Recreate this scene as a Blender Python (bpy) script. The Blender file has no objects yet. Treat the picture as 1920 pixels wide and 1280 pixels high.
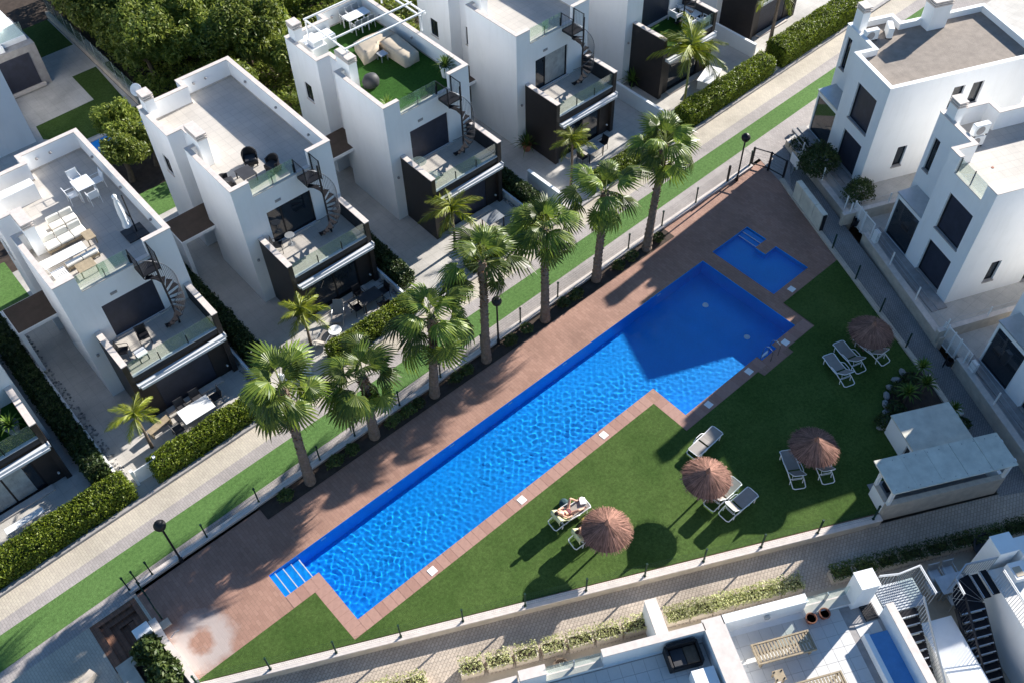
import bpy, math, random
import numpy as np
from mathutils import Vector, Matrix
from mathutils.geometry import delaunay_2d_cdt

random.seed(7)
RNG = np.random.default_rng(11)
R = math.radians
S = bpy.context.scene
COL = S.collection

# ------------------------------------------------------------------ camera
cam_d = bpy.data.cameras.new("camera")
cam_d.sensor_width = 36.0
cam_d.lens = 1784.9 / 1920 * 36.0
cam_d.clip_start = 0.5
cam_d.clip_end = 600
cam = bpy.data.objects.new("camera", cam_d)
COL.objects.link(cam)
def cam_matrix():
    d, roll, yaw = 0.881132, -0.02837, R(40.1)
    n = Vector((0, math.cos(d), math.sin(d)))
    c, s = math.cos(roll), math.sin(roll)
    n = Vector((c * n.x - s * n.y, s * n.x + c * n.y, n.z))
    h = n.cross(Vector((0, 0, 1))); h.normalize()
    if h.x < 0: h = -h
    g = h.cross(n)
    if g.z < 0: g = -g
    u = math.cos(yaw) * h + math.sin(yaw) * g
    v = -math.sin(yaw) * h + math.cos(yaw) * g
    rows = (u, v, -n)
    return Matrix([[r.x, -r.y, -r.z] for r in rows])
cam.matrix_world = Matrix.Translation((-3.64, -20.65, 37.0)) @ cam_matrix().to_4x4()
S.camera = cam

# ------------------------------------------------------------------ light
SUN_EL, SUN_AZ = 22.5, 3.0
world = bpy.data.worlds.new("World"); S.world = world; world.use_nodes = True
wn = world.node_tree
bg = wn.nodes["Background"]
sky = wn.nodes.new("ShaderNodeTexSky")
sky.sky_type = 'NISHITA'; sky.sun_disc = False
sky.sun_elevation = R(SUN_EL); sky.sun_rotation = R(90 - SUN_AZ)
sky.air_density = 1.3; sky.dust_density = 0.1; sky.ozone_density = 6.0
wn.links.new(sky.outputs[0], bg.inputs[0]); bg.inputs[1].default_value = 0.066
sun_d = bpy.data.lights.new("sun", 'SUN'); sun_d.energy = 5.0; sun_d.angle = R(0.5)
sun_d.color = (1.0, 0.95, 0.875)
sun = bpy.data.objects.new("sun", sun_d); COL.objects.link(sun)
sv = Vector((math.cos(R(SUN_EL)) * math.cos(R(SUN_AZ)), math.cos(R(SUN_EL)) * math.sin(R(SUN_AZ)), math.sin(R(SUN_EL))))
sun.rotation_euler = sv.to_track_quat('Z', 'Y').to_euler(); sun.location = (60, 5, 40)

S.view_settings.view_transform = 'Standard'; S.view_settings.look = 'None'
S.view_settings.exposure = 1.32; S.view_settings.gamma = 1.0
S.view_settings.use_curve_mapping = False
S.render.engine = 'CYCLES'
S.cycles.use_denoising = True
S.cycles.max_bounces = 8; S.cycles.diffuse_bounces = 4; S.cycles.transparent_max_bounces = 16
S.cycles.caustics_reflective = False; S.cycles.caustics_refractive = True
S.cycles.sample_clamp_indirect = 6

# ------------------------------------------------------------------ materials
def nodes(name):
    m = bpy.data.materials.new(name); m.use_nodes = True
    nt = m.node_tree
    return m, nt, nt.nodes["Principled BSDF"]
def node(nt, t, **kw):
    n = nt.nodes.new(t)
    for k, v in kw.items():
        if k.startswith("i_"):
            n.inputs[int(k[2:]) if k[2:].isdigit() else k[2:]].default_value = v
        else: setattr(n, k, v)
    return n
def c4(c): return (c[0], c[1], c[2], 1)
def ramp(nt, fac, stops):
    r = node(nt, "ShaderNodeValToRGB"); e = r.color_ramp.elements
    while len(e) < len(stops): e.new(0.5)
    for i, (p, c) in enumerate(stops): e[i].position = p; e[i].color = c4(c)
    nt.links.new(fac, r.inputs[0]); return r.outputs[0]
def mixc(nt, fac, a, b, mode='MIX'):
    m = node(nt, "ShaderNodeMix", data_type='RGBA', blend_type=mode)
    for sock, v in ((0, fac), (6, a), (7, b)):
        if isinstance(v, (int, float)): m.inputs[sock].default_value = v
        elif isinstance(v, tuple): m.inputs[sock].default_value = c4(v)
        else: nt.links.new(v, m.inputs[sock])
    return m.outputs[2]
def scale(c, k): return tuple(min(1, x * k) for x in c)
def bump(nt, b, h, dist=0.01, strength=0.5):
    n = node(nt, "ShaderNodeBump", i_Strength=strength, i_Distance=dist)
    nt.links.new(h, n.inputs["Height"]); nt.links.new(n.outputs[0], b.inputs["Normal"])
def obj_coord(nt, scl=(1, 1, 1), rot=0):
    t = node(nt, "ShaderNodeTexCoord"); m = node(nt, "ShaderNodeMapping")
    m.inputs["Scale"].default_value = scl; m.inputs["Rotation"].default_value = (0, 0, rot)
    nt.links.new(t.outputs["Object"], m.inputs[0]); return m.outputs[0]
def noise(nt, vec, sc, detail=4, rough=0.6):
    n = node(nt, "ShaderNodeTexNoise", i_Scale=sc, i_Detail=detail, i_Roughness=rough)
    nt.links.new(vec, n.inputs["Vector"]); return n.outputs["Fac"]

def plain(name, c, rough=0.6, var=0.12, sc=3.0, spec=0.3, metal=0, bmp=0.0, fine=40, island=0.0):
    """base colour broken up by two noises, optional bump and per-piece variation"""
    m, nt, b = nodes(name)
    v = obj_coord(nt)
    n1 = noise(nt, v, sc); n2 = noise(nt, v, fine, 3)
    col = ramp(nt, n1, [(0.3, scale(c, 1 - var)), (0.7, scale(c, 1 + var))])
    col = mixc(nt, 0.5 * var, col, ramp(nt, n2, [(0.35, (0.2, 0.2, 0.2)), (0.65, (0.8, 0.8, 0.8))]), 'OVERLAY')
    if island:
        g = node(nt, "ShaderNodeNewGeometry")
        k = node(nt, "ShaderNodeMapRange", i_3=1 - island, i_4=1 + island)
        nt.links.new(g.outputs["Random Per Island"], k.inputs[0])
        col = mixc(nt, 1.0, col, k.outputs[0], 'MULTIPLY')
    nt.links.new(col, b.inputs["Base Color"])
    b.inputs["Roughness"].default_value = rough; b.inputs["Specular IOR Level"].default_value = spec
    b.inputs["Metallic"].default_value = metal
    if bmp: bump(nt, b, n2, 0.01, bmp)
    return m

def bricks(name, c1, c2, cm, w, h, mortar=0.01, rot=0, offs=0.5, rough=0.8, bmp=0.4, stain=0.25, extra=None, sc2=0.35):
    m, nt, b = nodes(name)
    v = obj_coord(nt, rot=rot)
    br = node(nt, "ShaderNodeTexBrick", offset=offs, i_Scale=1.0)
    br.inputs["Color1"].default_value = c4(c1); br.inputs["Color2"].default_value = c4(c2); br.inputs["Mortar"].default_value = c4(cm)
    br.inputs["Mortar Size"].default_value = mortar; br.inputs["Brick Width"].default_value = w; br.inputs["Row Height"].default_value = h
    br.inputs["Mortar Smooth"].default_value = 0.2
    nt.links.new(v, br.inputs["Vector"])
    w0 = obj_coord(nt)
    n1 = noise(nt, w0, sc2, 5, 0.65); n2 = noise(nt, w0, 30, 3)
    col = mixc(nt, 1.0, br.outputs[0], ramp(nt, n1, [(0.3, (1 - stain,) * 3), (0.7, (1 + stain * 0.4,) * 3)]), 'MULTIPLY')
    col = mixc(nt, 0.12, col, ramp(nt, n2, [(0.3, (0.1,) * 3), (0.7, (0.9,) * 3)]), 'OVERLAY')
    if extra: col = extra(nt, col)
    nt.links.new(col, b.inputs["Base Color"])
    b.inputs["Roughness"].default_value = rough; b.inputs["Specular IOR Level"].default_value = 0.25
    inv = node(nt, "ShaderNodeMath", operation='SUBTRACT', i_0=1.0); nt.links.new(br.outputs["Fac"], inv.inputs[1])
    bump(nt, b, inv.outputs[0], 0.006, bmp)
    return m

def leafmat(name, c, c2, var=0.35, trans=0.25, rough=0.5):
    m, nt, b = nodes(name)
    g = node(nt, "ShaderNodeNewGeometry")
    col = ramp(nt, g.outputs["Random Per Island"], [(0.0, c), (1.0, c2)])
    o = node(nt, "ShaderNodeObjectInfo")
    k = node(nt, "ShaderNodeMapRange", i_3=1 - var, i_4=1 + var); nt.links.new(o.outputs["Random"], k.inputs[0])
    col = mixc(nt, 1.0, col, k.outputs[0], 'MULTIPLY')
    nt.links.new(col, b.inputs["Base Color"]); b.inputs["Roughness"].default_value = rough
    b.inputs["Specular IOR Level"].default_value = 0.35
    t = node(nt, "ShaderNodeBsdfTranslucent"); nt.links.new(col, t.inputs[0])
    mx = node(nt, "ShaderNodeMixShader", i_0=trans)
    out = nt.nodes["Material Output"]
    nt.links.new(b.outputs[0], mx.inputs[1]); nt.links.new(t.outputs[0], mx.inputs[2]); nt.links.new(mx.outputs[0], out.inputs[0])
    return m

def turf(name, c, c2, sc=1.2, stripes=0.0):
    m, nt, b = nodes(name)
    v = obj_coord(nt)
    n1 = noise(nt, v, 0.38, 6, 0.72); n2 = noise(nt, v, 7, 5, 0.75); n3 = noise(nt, v, 70, 2)
    col = ramp(nt, n1, [(0.32, c), (0.68, c2)])
    col = mixc(nt, 0.35, col, ramp(nt, n2, [(0.35, (0.15,) * 3), (0.65, (0.85,) * 3)]), 'OVERLAY')
    col = mixc(nt, 0.4, col, ramp(nt, n3, [(0.3, (0.1,) * 3), (0.7, (0.9,) * 3)]), 'OVERLAY')
    nt.links.new(col, b.inputs["Base Color"]); b.inputs["Roughness"].default_value = 0.95
    b.inputs["Specular IOR Level"].default_value = 0.1
    bump(nt, b, n3, 0.02, 0.6)
    return m

def glass(name, tint, op=0.12, rough=0.02):
    m, nt, b = nodes(name)
    nt.nodes.remove(b)
    t = node(nt, "ShaderNodeBsdfTransparent"); t.inputs[0].default_value = c4(tint)
    g = node(nt, "ShaderNodeBsdfGlossy"); g.inputs["Roughness"].default_value = rough
    g.inputs[0].default_value = (0.9, 0.95, 1, 1)
    d = node(nt, "ShaderNodeBsdfDiffuse"); d.inputs[0].default_value = (0.5, 0.6, 0.58, 1)
    lw = node(nt, "ShaderNodeLayerWeight", i_Blend=0.25)
    f = node(nt, "ShaderNodeMath", operation='MULTIPLY_ADD', i_1=0.45, i_2=0.03)
    nt.links.new(lw.outputs["Facing"], f.inputs[0])
    m1 = node(nt, "ShaderNodeMixShader", i_0=op); m2 = node(nt, "ShaderNodeMixShader")
    nt.links.new(t.outputs[0], m1.inputs[1]); nt.links.new(d.outputs[0], m1.inputs[2])
    nt.links.new(f.outputs[0], m2.inputs[0]); nt.links.new(m1.outputs[0], m2.inputs[1]); nt.links.new(g.outputs[0], m2.inputs[2])
    nt.links.new(m2.outputs[0], nt.nodes["Material Output"].inputs[0])
    return m

def slats(name, c, pitch=0.06, axis=2, depth=0.01, rough=0.45, var=0.25):
    """profiled sheet: fine regular relief running along one axis"""
    m, nt, b = nodes(name)
    s = [0, 0, 0]; s[axis] = 1
    v = obj_coord(nt, tuple(s))
    w = node(nt, "ShaderNodeTexWave", wave_type='BANDS', bands_direction='XYZ'[axis], wave_profile='SAW')
    w.inputs["Scale"].default_value = 0.314159 / pitch
    nt.links.new(v, w.inputs[0])
    n1 = noise(nt, obj_coord(nt), 2.5)
    col = ramp(nt, n1, [(0.3, scale(c, 1 - var)), (0.7, scale(c, 1 + var))])
    nt.links.new(col, b.inputs["Base Color"]); b.inputs["Roughness"].default_value = rough
    bump(nt, b, w.outputs[1], depth, 0.7)
    return m

def plaster_mat():
    m, nt, b = nodes("white_plaster")
    v = obj_coord(nt)
    n1 = noise(nt, v, 0.6, 4); n2 = noise(nt, v, 60, 3)
    vs = obj_coord(nt, (1.2, 1.2, 0.2)); st = noise(nt, vs, 1.4, 5, 0.7)
    col = ramp(nt, n1, [(0.3, (0.81, 0.815, 0.815)), (0.7, (0.86, 0.86, 0.855))])
    col = mixc(nt, 0.5, col, ramp(nt, st, [(0.25, (0.88, 0.87, 0.85)), (0.5, (1, 1, 1))]), 'MULTIPLY')
    nt.links.new(col, b.inputs["Base Color"]); b.inputs["Roughness"].default_value = 0.9
    b.inputs["Specular IOR Level"].default_value = 0.15
    bump(nt, b, n2, 0.004, 0.35)
    return m

def deck_stain(nt, col):
    # limescale ring round the shower drain, a mark of its own
    t = node(nt, "ShaderNodeTexCoord")
    d = node(nt, "ShaderNodeVectorMath", operation='DISTANCE'); d.inputs[1].default_value = (-3.55, -0.65, 0)
    nt.links.new(t.outputs["Object"], d.inputs[0])
    n = noise(nt, t.outputs["Object"], 1.6, 4)
    a = node(nt, "ShaderNodeMath", operation='MULTIPLY_ADD', i_1=1.1, i_2=-0.55); nt.links.new(n, a.inputs[0])
    s = node(nt, "ShaderNodeMath", operation='ADD'); nt.links.new(d.outputs["Value"], s.inputs[0]); nt.links.new(a.outputs[0], s.inputs[1])
    k = node(nt, "ShaderNodeMath", operation='DIVIDE', i_1=1.6); nt.links.new(s.outputs[0], k.inputs[0])
    f = ramp(nt, k.outputs[0], [(0.18, (0, 0, 0)), (0.42, (0.75,) * 3), (0.62, (0.7,) * 3), (0.95, (0, 0, 0))])
    sep = node(nt, "ShaderNodeRGBToBW"); nt.links.new(f, sep.inputs[0])
    return mixc(nt, sep.outputs[0], col, (0.42, 0.38, 0.36))

def water_mat():
    m, nt, b = nodes("pool_water")
    b.inputs["Base Color"].default_value = (0.94, 0.985, 1.0, 1); b.inputs["Roughness"].default_value = 0.0
    b.inputs["IOR"].default_value = 1.33; b.inputs["Transmission Weight"].default_value = 1.0
    return m

M = {}
M['plaster'] = plaster_mat()
M['coping'] = plain("pale_stone_coping", (0.62, 0.55, 0.50), 0.8, 0.10, 4)
M['clad'] = slats("dark_plank_cladding", (0.022, 0.017, 0.016), 0.14, 2, 0.02, 0.5)
M['darkwall'] = plain("charcoal_render", (0.03, 0.03, 0.035), 0.7, 0.2)
M['rooftile'] = bricks("roof_terrace_tile", (0.53, 0.49, 0.44), (0.50, 0.46, 0.415), (0.42, 0.39, 0.355), 0.45, 0.45, 0.012, 0, 0.0, 0.7, 0.2, 0.2)
M['tile'] = plain("glazed_terrace_tile", (0.60, 0.59, 0.57), 0.6, 0.06, 2)
M['blue'] = plain("blue_waterproof_coat", (0.10, 0.30, 0.62), 0.6, 0.1, 2)
M['patio'] = bricks("patio_stone_tile", (0.54, 0.51, 0.47), (0.51, 0.48, 0.44), (0.42, 0.40, 0.37), 0.6, 0.6, 0.01, 0, 0.0, 0.75, 0.2, 0.3)
M['turf'] = turf("artificial_turf", (0.042, 0.080, 0.017), (0.072, 0.116, 0.030))
M['path_turf'] = turf("green_path_carpet", (0.082, 0.160, 0.044), (0.100, 0.182, 0.054))
M['roof_turf'] = turf("roof_turf", (0.024, 0.072, 0.012), (0.034, 0.095, 0.016))
M['deck'] = bricks("terracotta_deck_tile", (0.38, 0.222, 0.165), (0.32, 0.182, 0.135), (0.24, 0.145, 0.11), 0.30, 0.15, 0.006, R(90), 0.5, 0.75, 0.5, 0.28, deck_stain)
M['brown'] = bricks("brown_step_tile", (0.24, 0.125, 0.08), (0.20, 0.105, 0.07), (0.12, 0.07, 0.05), 0.30, 0.15, 0.008, R(90), 0.5, 0.75, 0.4, 0.25)
M['terra'] = plain("terracotta_coping", (0.37, 0.215, 0.17), 0.75, 0.10, 5)
M['terra2'] = plain("terracotta_coping_dark", (0.33, 0.185, 0.145), 0.75, 0.10, 5)
M['grout'] = plain("grout", (0.20, 0.14, 0.12), 0.9)
M['pave'] = bricks("pale_path_brick", (0.56, 0.50, 0.40), (0.50, 0.44, 0.36), (0.38, 0.33, 0.28), 0.22, 0.11, 0.008, R(89), 0.5, 0.85, 0.4, 0.25)
M['pave_grey'] = bricks("grey_path_brick", (0.42, 0.375, 0.35), (0.36, 0.325, 0.305), (0.27, 0.245, 0.235), 0.22, 0.11, 0.008, R(89), 0.5, 0.85, 0.4, 0.25)
M['pave_small'] = bricks("beige_cobble", (0.54, 0.455, 0.37), (0.46, 0.385, 0.315), (0.31, 0.26, 0.215), 0.20, 0.13, 0.014, R(-27), 0.5, 0.85, 0.6, 0.3)
M['pave_dark'] = bricks("grey_side_path_brick", (0.30, 0.285, 0.275), (0.26, 0.25, 0.24), (0.17, 0.165, 0.16), 0.20, 0.10, 0.012, R(-23), 0.5, 0.85, 0.5, 0.3)
M['concrete'] = plain("beige_concrete", (0.52, 0.45, 0.37), 0.85, 0.14, 2.5, bmp=0.3)
M['tan_floor'] = plain('tan_patio_floor', (0.42, 0.35, 0.27), 0.85, 0.16, 1.2, bmp=0.3)
M['kerb'] = plain("grey_kerb", (0.33, 0.31, 0.30), 0.85, 0.15, 3)
M['ground'] = plain("dry_ground", (0.22, 0.18, 0.14), 0.95, 0.3, 0.3, bmp=0.4)
M['soil'] = plain("dark_soil", (0.055, 0.04, 0.032), 0.95, 0.3, 3, bmp=0.6)
M['gravel'] = plain("roof_gravel", (0.27, 0.23, 0.195), 0.95, 0.15, 2, bmp=1.0, fine=22)
M['pebble'] = plain("grey_pebble", (0.26, 0.255, 0.25), 0.8, 0.3, 3, island=0.5)
M['pooltile'] = bricks("blue_pool_mosaic", (0.0, 0.36, 0.99), (0.0, 0.315, 0.95), (0.02, 0.36, 0.9), 0.05, 0.05, 0.004, 0, 0.0, 0.3, 0.1, 0.12)
M['poolline'] = plain("pale_step_nosing", (0.85, 0.90, 0.92), 0.4)
M['water'] = water_mat()
M['white'] = plain("white_paint", (0.80, 0.80, 0.79), 0.4, 0.03)
M['offwhite'] = plain("weathered_white_panel", (0.60, 0.575, 0.49), 0.7, 0.16, 1.6)
M['steel'] = plain("steel", (0.6, 0.6, 0.6), 0.25, 0.05, metal=1.0)
M['galv'] = plain("galvanised_rail", (0.46, 0.48, 0.50), 0.4, 0.08, metal=0.6)
M['black'] = plain("black_metal", (0.012, 0.012, 0.015), 0.45, 0.2)
M['green_metal'] = plain("dark_green_metal", (0.010, 0.035, 0.022), 0.45, 0.2)
M['grey_plastic'] = plain("charcoal_plastic", (0.045, 0.045, 0.05), 0.6, 0.15)
M['rattan'] = plain("black_rattan", (0.018, 0.017, 0.019), 0.6, 0.3, 8, bmp=0.8, fine=55)
M['shutter'] = slats("navy_shutter", (0.026, 0.030, 0.050), 0.055, 2, 0.008, 0.5)
M['window'] = plain("dark_glass", (0.014, 0.020, 0.028), 0.05, 0.2, spec=0.8)
M['curtain'] = slats("pale_curtain", (0.34, 0.36, 0.36), 0.16, 0, 0.06, 0.9)
M['glass'] = glass("railing_glass", (0.90, 0.96, 0.93), 0.10)
M['awning'] = plain("awning_case", (0.62, 0.63, 0.65), 0.5, 0.06)
M['porch'] = plain("brown_porch_felt", (0.085, 0.062, 0.048), 0.9, 0.15, 3)
M['sling'] = plain("taupe_sling_fabric", (0.30, 0.27, 0.245), 0.8, 0.06, 4)
M['thatch'] = plain("heather_thatch", (0.27, 0.142, 0.105), 0.9, 0.18, 5, island=0.5)
M['thatch2'] = plain("thatch_base", (0.13, 0.065, 0.05), 0.95, 0.2, 6)
M['wood'] = plain("weathered_wood", (0.34, 0.27, 0.18), 0.8, 0.2, 5)
M['pole'] = plain("timber_pole", (0.16, 0.09, 0.055), 0.8, 0.2, 5)
M['beige'] = plain("beige_furniture_cover", (0.50, 0.42, 0.32), 0.85, 0.1, 2)
M['cushion'] = plain("pale_cushion", (0.68, 0.65, 0.58), 0.9, 0.05)
M['skin'] = plain("skin", (0.55, 0.31, 0.22), 0.5, 0.06)
M['tan'] = plain("tanned_skin", (0.36, 0.17, 0.10), 0.5, 0.08)
M['hair'] = plain("brown_hair", (0.05, 0.025, 0.018), 0.6, 0.2)
M['swim'] = plain("maroon_swimwear", (0.13, 0.03, 0.04), 0.7, 0.1)
M['towel'] = plain("pale_yellow_towel", (0.66, 0.66, 0.38), 0.95, 0.08, 4, bmp=0.5)
M['ltowel'] = plain("white_towel", (0.78, 0.78, 0.76), 0.95, 0.05)
M['bag'] = plain("teal_bag", (0.03, 0.07, 0.08), 0.8, 0.3, 9)
M['yellowbag'] = plain("yellow_bag", (0.45, 0.36, 0.05), 0.8, 0.2, 9)
M['terrapot'] = plain("terracotta_pot", (0.34, 0.13, 0.08), 0.8, 0.15)
M['greypot'] = plain("grey_pot", (0.30, 0.31, 0.31), 0.7, 0.15)
M['trunk'] = plain("palm_trunk", (0.17, 0.125, 0.095), 0.95, 0.3, 7, bmp=1.0, fine=25)
M['boots'] = plain("old_leaf_bases", (0.20, 0.10, 0.05), 0.9, 0.3, 8, island=0.4)
M['bark'] = plain("bark", (0.12, 0.09, 0.065), 0.95, 0.3, 5, bmp=0.8)
M['fan'] = leafmat("fan_palm_leaf", (0.055, 0.105, 0.015), (0.185, 0.235, 0.032), 0.55, 0.38, 0.42)
M['petiole'] = plain("palm_leaf_stalk", (0.22, 0.24, 0.08), 0.5, 0.15)
M['feather'] = leafmat("feather_palm_leaf", (0.14, 0.20, 0.018), (0.32, 0.33, 0.028), 0.4, 0.4, 0.45)
M['hedge'] = leafmat("hedge_leaf", (0.075, 0.125, 0.010), (0.24, 0.29, 0.024), 0.1, 0.38)
M['hedge_core'] = plain("hedge_twigs", (0.020, 0.028, 0.008), 0.95, 0.3)
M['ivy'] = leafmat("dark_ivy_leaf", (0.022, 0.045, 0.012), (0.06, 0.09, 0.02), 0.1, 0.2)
M['tree'] = leafmat("tree_leaf", (0.070, 0.120, 0.018), (0.28, 0.32, 0.055), 0.3, 0.42)
M['shrub'] = leafmat("shrub_leaf", (0.04, 0.075, 0.018), (0.10, 0.13, 0.03), 0.35, 0.25)
M['pale_leaf'] = leafmat("variegated_leaf", (0.20, 0.24, 0.06), (0.62, 0.60, 0.32), 0.2, 0.3)
M['straw'] = plain("dry_palm_straw", (0.50, 0.45, 0.36), 0.9, 0.2, island=0.3)
M['spike'] = leafmat("spiky_leaf", (0.06, 0.13, 0.02), (0.16, 0.24, 0.04), 0.3, 0.3)

# ------------------------------------------------------------------ mesh helpers
class MB:
    def __init__(s): s.v = []; s.f = []; s.m = []
    def add(s, vs, fs, m=0):
        o = len(s.v); s.v += [tuple(v) for v in vs]
        s.f += [tuple(i + o for i in f) for f in fs]; s.m += [m] * len(fs); return s
    def box(s, x0, x1, y0, y1, z0, z1, m=0):
        return s.add([(x0, y0, z0), (x1, y0, z0), (x1, y1, z0), (x0, y1, z0), (x0, y0, z1), (x1, y0, z1), (x1, y1, z1), (x0, y1, z1)],
                     [(3, 2, 1, 0), (4, 5, 6, 7), (0, 1, 5, 4), (1, 2, 6, 5), (2, 3, 7, 6), (3, 0, 4, 7)], m)
    def hexa(s, b, t, m=0):
        return s.add(list(b) + list(t), [(3, 2, 1, 0), (4, 5, 6, 7), (0, 1, 5, 4), (1, 2, 6, 5), (2, 3, 7, 6), (3, 0, 4, 7)], m)
    def prism(s, poly, z0, z1, m=0):
        n = len(poly)
        return s.add([(x, y, z0) for x, y in poly] + [(x, y, z1) for x, y in poly],
                     [tuple(range(n - 1, -1, -1)), tuple(range(n, 2 * n))] + [(i, (i + 1) % n, n + (i + 1) % n, n + i) for i in range(n)], m)
    def bar(s, a, b, w, h=None, m=0):
        """square bar from a to b"""
        a = Vector(a); b = Vector(b); d = (b - a).normalized(); h = h or w
        up = Vector((0, 0, 1)) if abs(d.z) < 0.9 else Vector((0, 1, 0))
        x = d.cross(up).normalized() * w / 2; y = x.cross(d).normalized() * h / 2
        q = [-x - y, x - y, x + y, -x + y]
        return s.hexa([a + k for k in q], [b + k for k in q], m)
    def tube(s, pts, r, n=6, m=0, cap=True):
        pts = [Vector(p) for p in pts]; k = len(pts)
        rs = r if isinstance(r, (list, tuple)) else [r] * k
        vs = []; ref = None
        for i, p in enumerate(pts):
            d = (pts[min(i + 1, k - 1)] - pts[max(i - 1, 0)]).normalized()
            if ref is None: ref = Vector((0, 0, 1)) if abs(d.z) < 0.9 else Vector((1, 0, 0))
            x = d.cross(ref); x = x.normalized() if x.length > 1e-6 else Vector((1, 0, 0))
            y = x.cross(d).normalized()
            for j in range(n):
                a = 2 * math.pi * j / n; vs.append(p + rs[i] * (math.cos(a) * x + math.sin(a) * y))
        fs = [(i * n + j, i * n + (j + 1) % n, (i + 1) * n + (j + 1) % n, (i + 1) * n + j) for i in range(k - 1) for j in range(n)]
        if cap: fs += [tuple(range(n - 1, -1, -1)), tuple(range((k - 1) * n, k * n))]
        return s.add(vs, fs, m)
    def lathe(s, prof, n=12, m=0, c=(0, 0)):
        vs = [(c[0] + r * math.cos(2 * math.pi * j / n), c[1] + r * math.sin(2 * math.pi * j / n), z) for r, z in prof for j in range(n)]
        k = len(prof)
        fs = [(i * n + j, i * n + (j + 1) % n, (i + 1) * n + (j + 1) % n, (i + 1) * n + j) for i in range(k - 1) for j in range(n)]
        fs += [tuple(range(n - 1, -1, -1)), tuple(range((k - 1) * n, k * n))]
        return s.add(vs, fs, m)
    def mesh(s, name, mats, smooth=False):
        me = bpy.data.meshes.new(name)
        me.from_pydata(s.v, [], s.f)
        mats = mats if isinstance(mats, (list, tuple)) else [mats]
        for k in mats: me.materials.append(M[k] if isinstance(k, str) else k)
        if len(mats) > 1: me.polygons.foreach_set("material_index", s.m)
        if smooth: me.polygons.foreach_set("use_smooth", [True] * len(s.f))
        me.update(); return me
    def build(s, name, mats, parent=None, loc=None, rotz=0, smooth=False, bevel=0):
        return place(s.mesh(name, mats, smooth), name, parent, loc, rotz, bevel)

def place(me, name, parent=None, loc=None, rotz=0, bevel=0):
    o = bpy.data.objects.new(name, me); COL.objects.link(o)
    if parent is not None: o.parent = parent
    if loc is not None: o.location = loc
    if rotz: o.rotation_euler = (0, 0, rotz)
    if bevel:
        b = o.modifiers.new("bevel", 'BEVEL'); b.width = bevel; b.segments = 1; b.limit_method = 'ANGLE'
    return o
def tag(o, label, cat, group=None):
    o['label'] = label; o['category'] = cat
    if group: o['group'] = group
    return o
def thing(name, label, cat, loc=(0, 0, 0), rotz=0, group=None):
    o = bpy.data.objects.new(name, None); COL.objects.link(o); o.empty_display_size = 0.3
    o.location = loc; o.rotation_euler = (0, 0, rotz)
    return tag(o, label, cat, group)
def struct(o): o['kind'] = 'structure'; return o
def stuff(o): o['kind'] = 'stuff'; return o
def dup(src, label, loc=None, rotz=None, group=None):
    r = src.copy(); COL.objects.link(r)
    if loc is not None: r.location = loc
    if rotz is not None: r.rotation_euler = (0, 0, rotz)
    r['label'] = label
    if group: r['group'] = group
    for ch in list(src.children):
        c = ch.copy(); COL.objects.link(c); c.parent = r
        for g in ch.children:
            d = g.copy(); COL.objects.link(d); d.parent = c
    return r

def sheet(name, poly, z, mat, holes=(), parent=None):
    """flat polygon with holes"""
    pts = [Vector(p[:2]) for p in poly]; n = len(pts)
    edges = [(i, (i + 1) % n) for i in range(n)]
    for h in holes:
        o = len(pts); k = len(h); pts += [Vector(p) for p in h]; edges += [(o + i, o + (i + 1) % k) for i in range(k)]
    vs, _, fs, *_ = delaunay_2d_cdt(pts, edges, [], 0, 1e-5)
    def inside(q, P):
        r = False
        for i in range(len(P)):
            (x1, y1), (x2, y2) = P[i], P[i - 1]
            if (y1 > q[1]) != (y2 > q[1]) and q[0] < (x2 - x1) * (q[1] - y1) / (y2 - y1) + x1: r = not r
        return r
    P = [tuple(p[:2]) for p in poly]; H = [[tuple(p) for p in h] for h in holes]
    mb = MB(); keep = []
    for f in fs:
        c = sum((vs[i] for i in f), Vector((0, 0))) / len(f)
        if inside(c, P) and not any(inside(c, h) for h in H):
            a = [vs[i] for i in f]
            if (a[1] - a[0]).cross(a[2] - a[0]) < 0: f = list(f)[::-1]
            keep.append(tuple(f))
    mb.add([(v.x, v.y, z) for v in vs], keep)
    return mb.build(name, mat, parent)

def offset(poly, d):
    """inward offset of a CCW polygon (collinear points allowed)"""
    n = len(poly); out = []
    for i in range(n):
        p0, p1, p2 = Vector(poly[i - 1]), Vector(poly[i]), Vector(poly[(i + 1) % n])
        a = (p1 - p0).normalized(); b = (p2 - p1).normalized()
        na = Vector((-a.y, a.x)); nb = Vector((-b.y, b.x))
        k = na + nb; k = k / max(0.2, k.dot(na)) if k.length > 1e-6 else na
        out.append((p1.x + k.x * d, p1.y + k.y * d))
    return out
def ring(mb, poly, d0, d1, z0, tops, m=0, skip=()):
    """closed wall ring between two inward offsets, one top height per edge"""
    A = offset(poly, d0) if d0 else poly; B = offset(poly, d1); n = len(poly)
    for i in range(n):
        if i in skip: continue
        t = tops[i] if isinstance(tops, (list, tuple)) else tops
        zz = z0[i] if isinstance(z0, (list, tuple)) else z0
        j = (i + 1) % n
        q = [A[i], A[j], B[j], B[i]]
        mb.hexa([(x, y, zz) for x, y in q], [(x, y, t) for x, y in q], m)
    return mb
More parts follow.
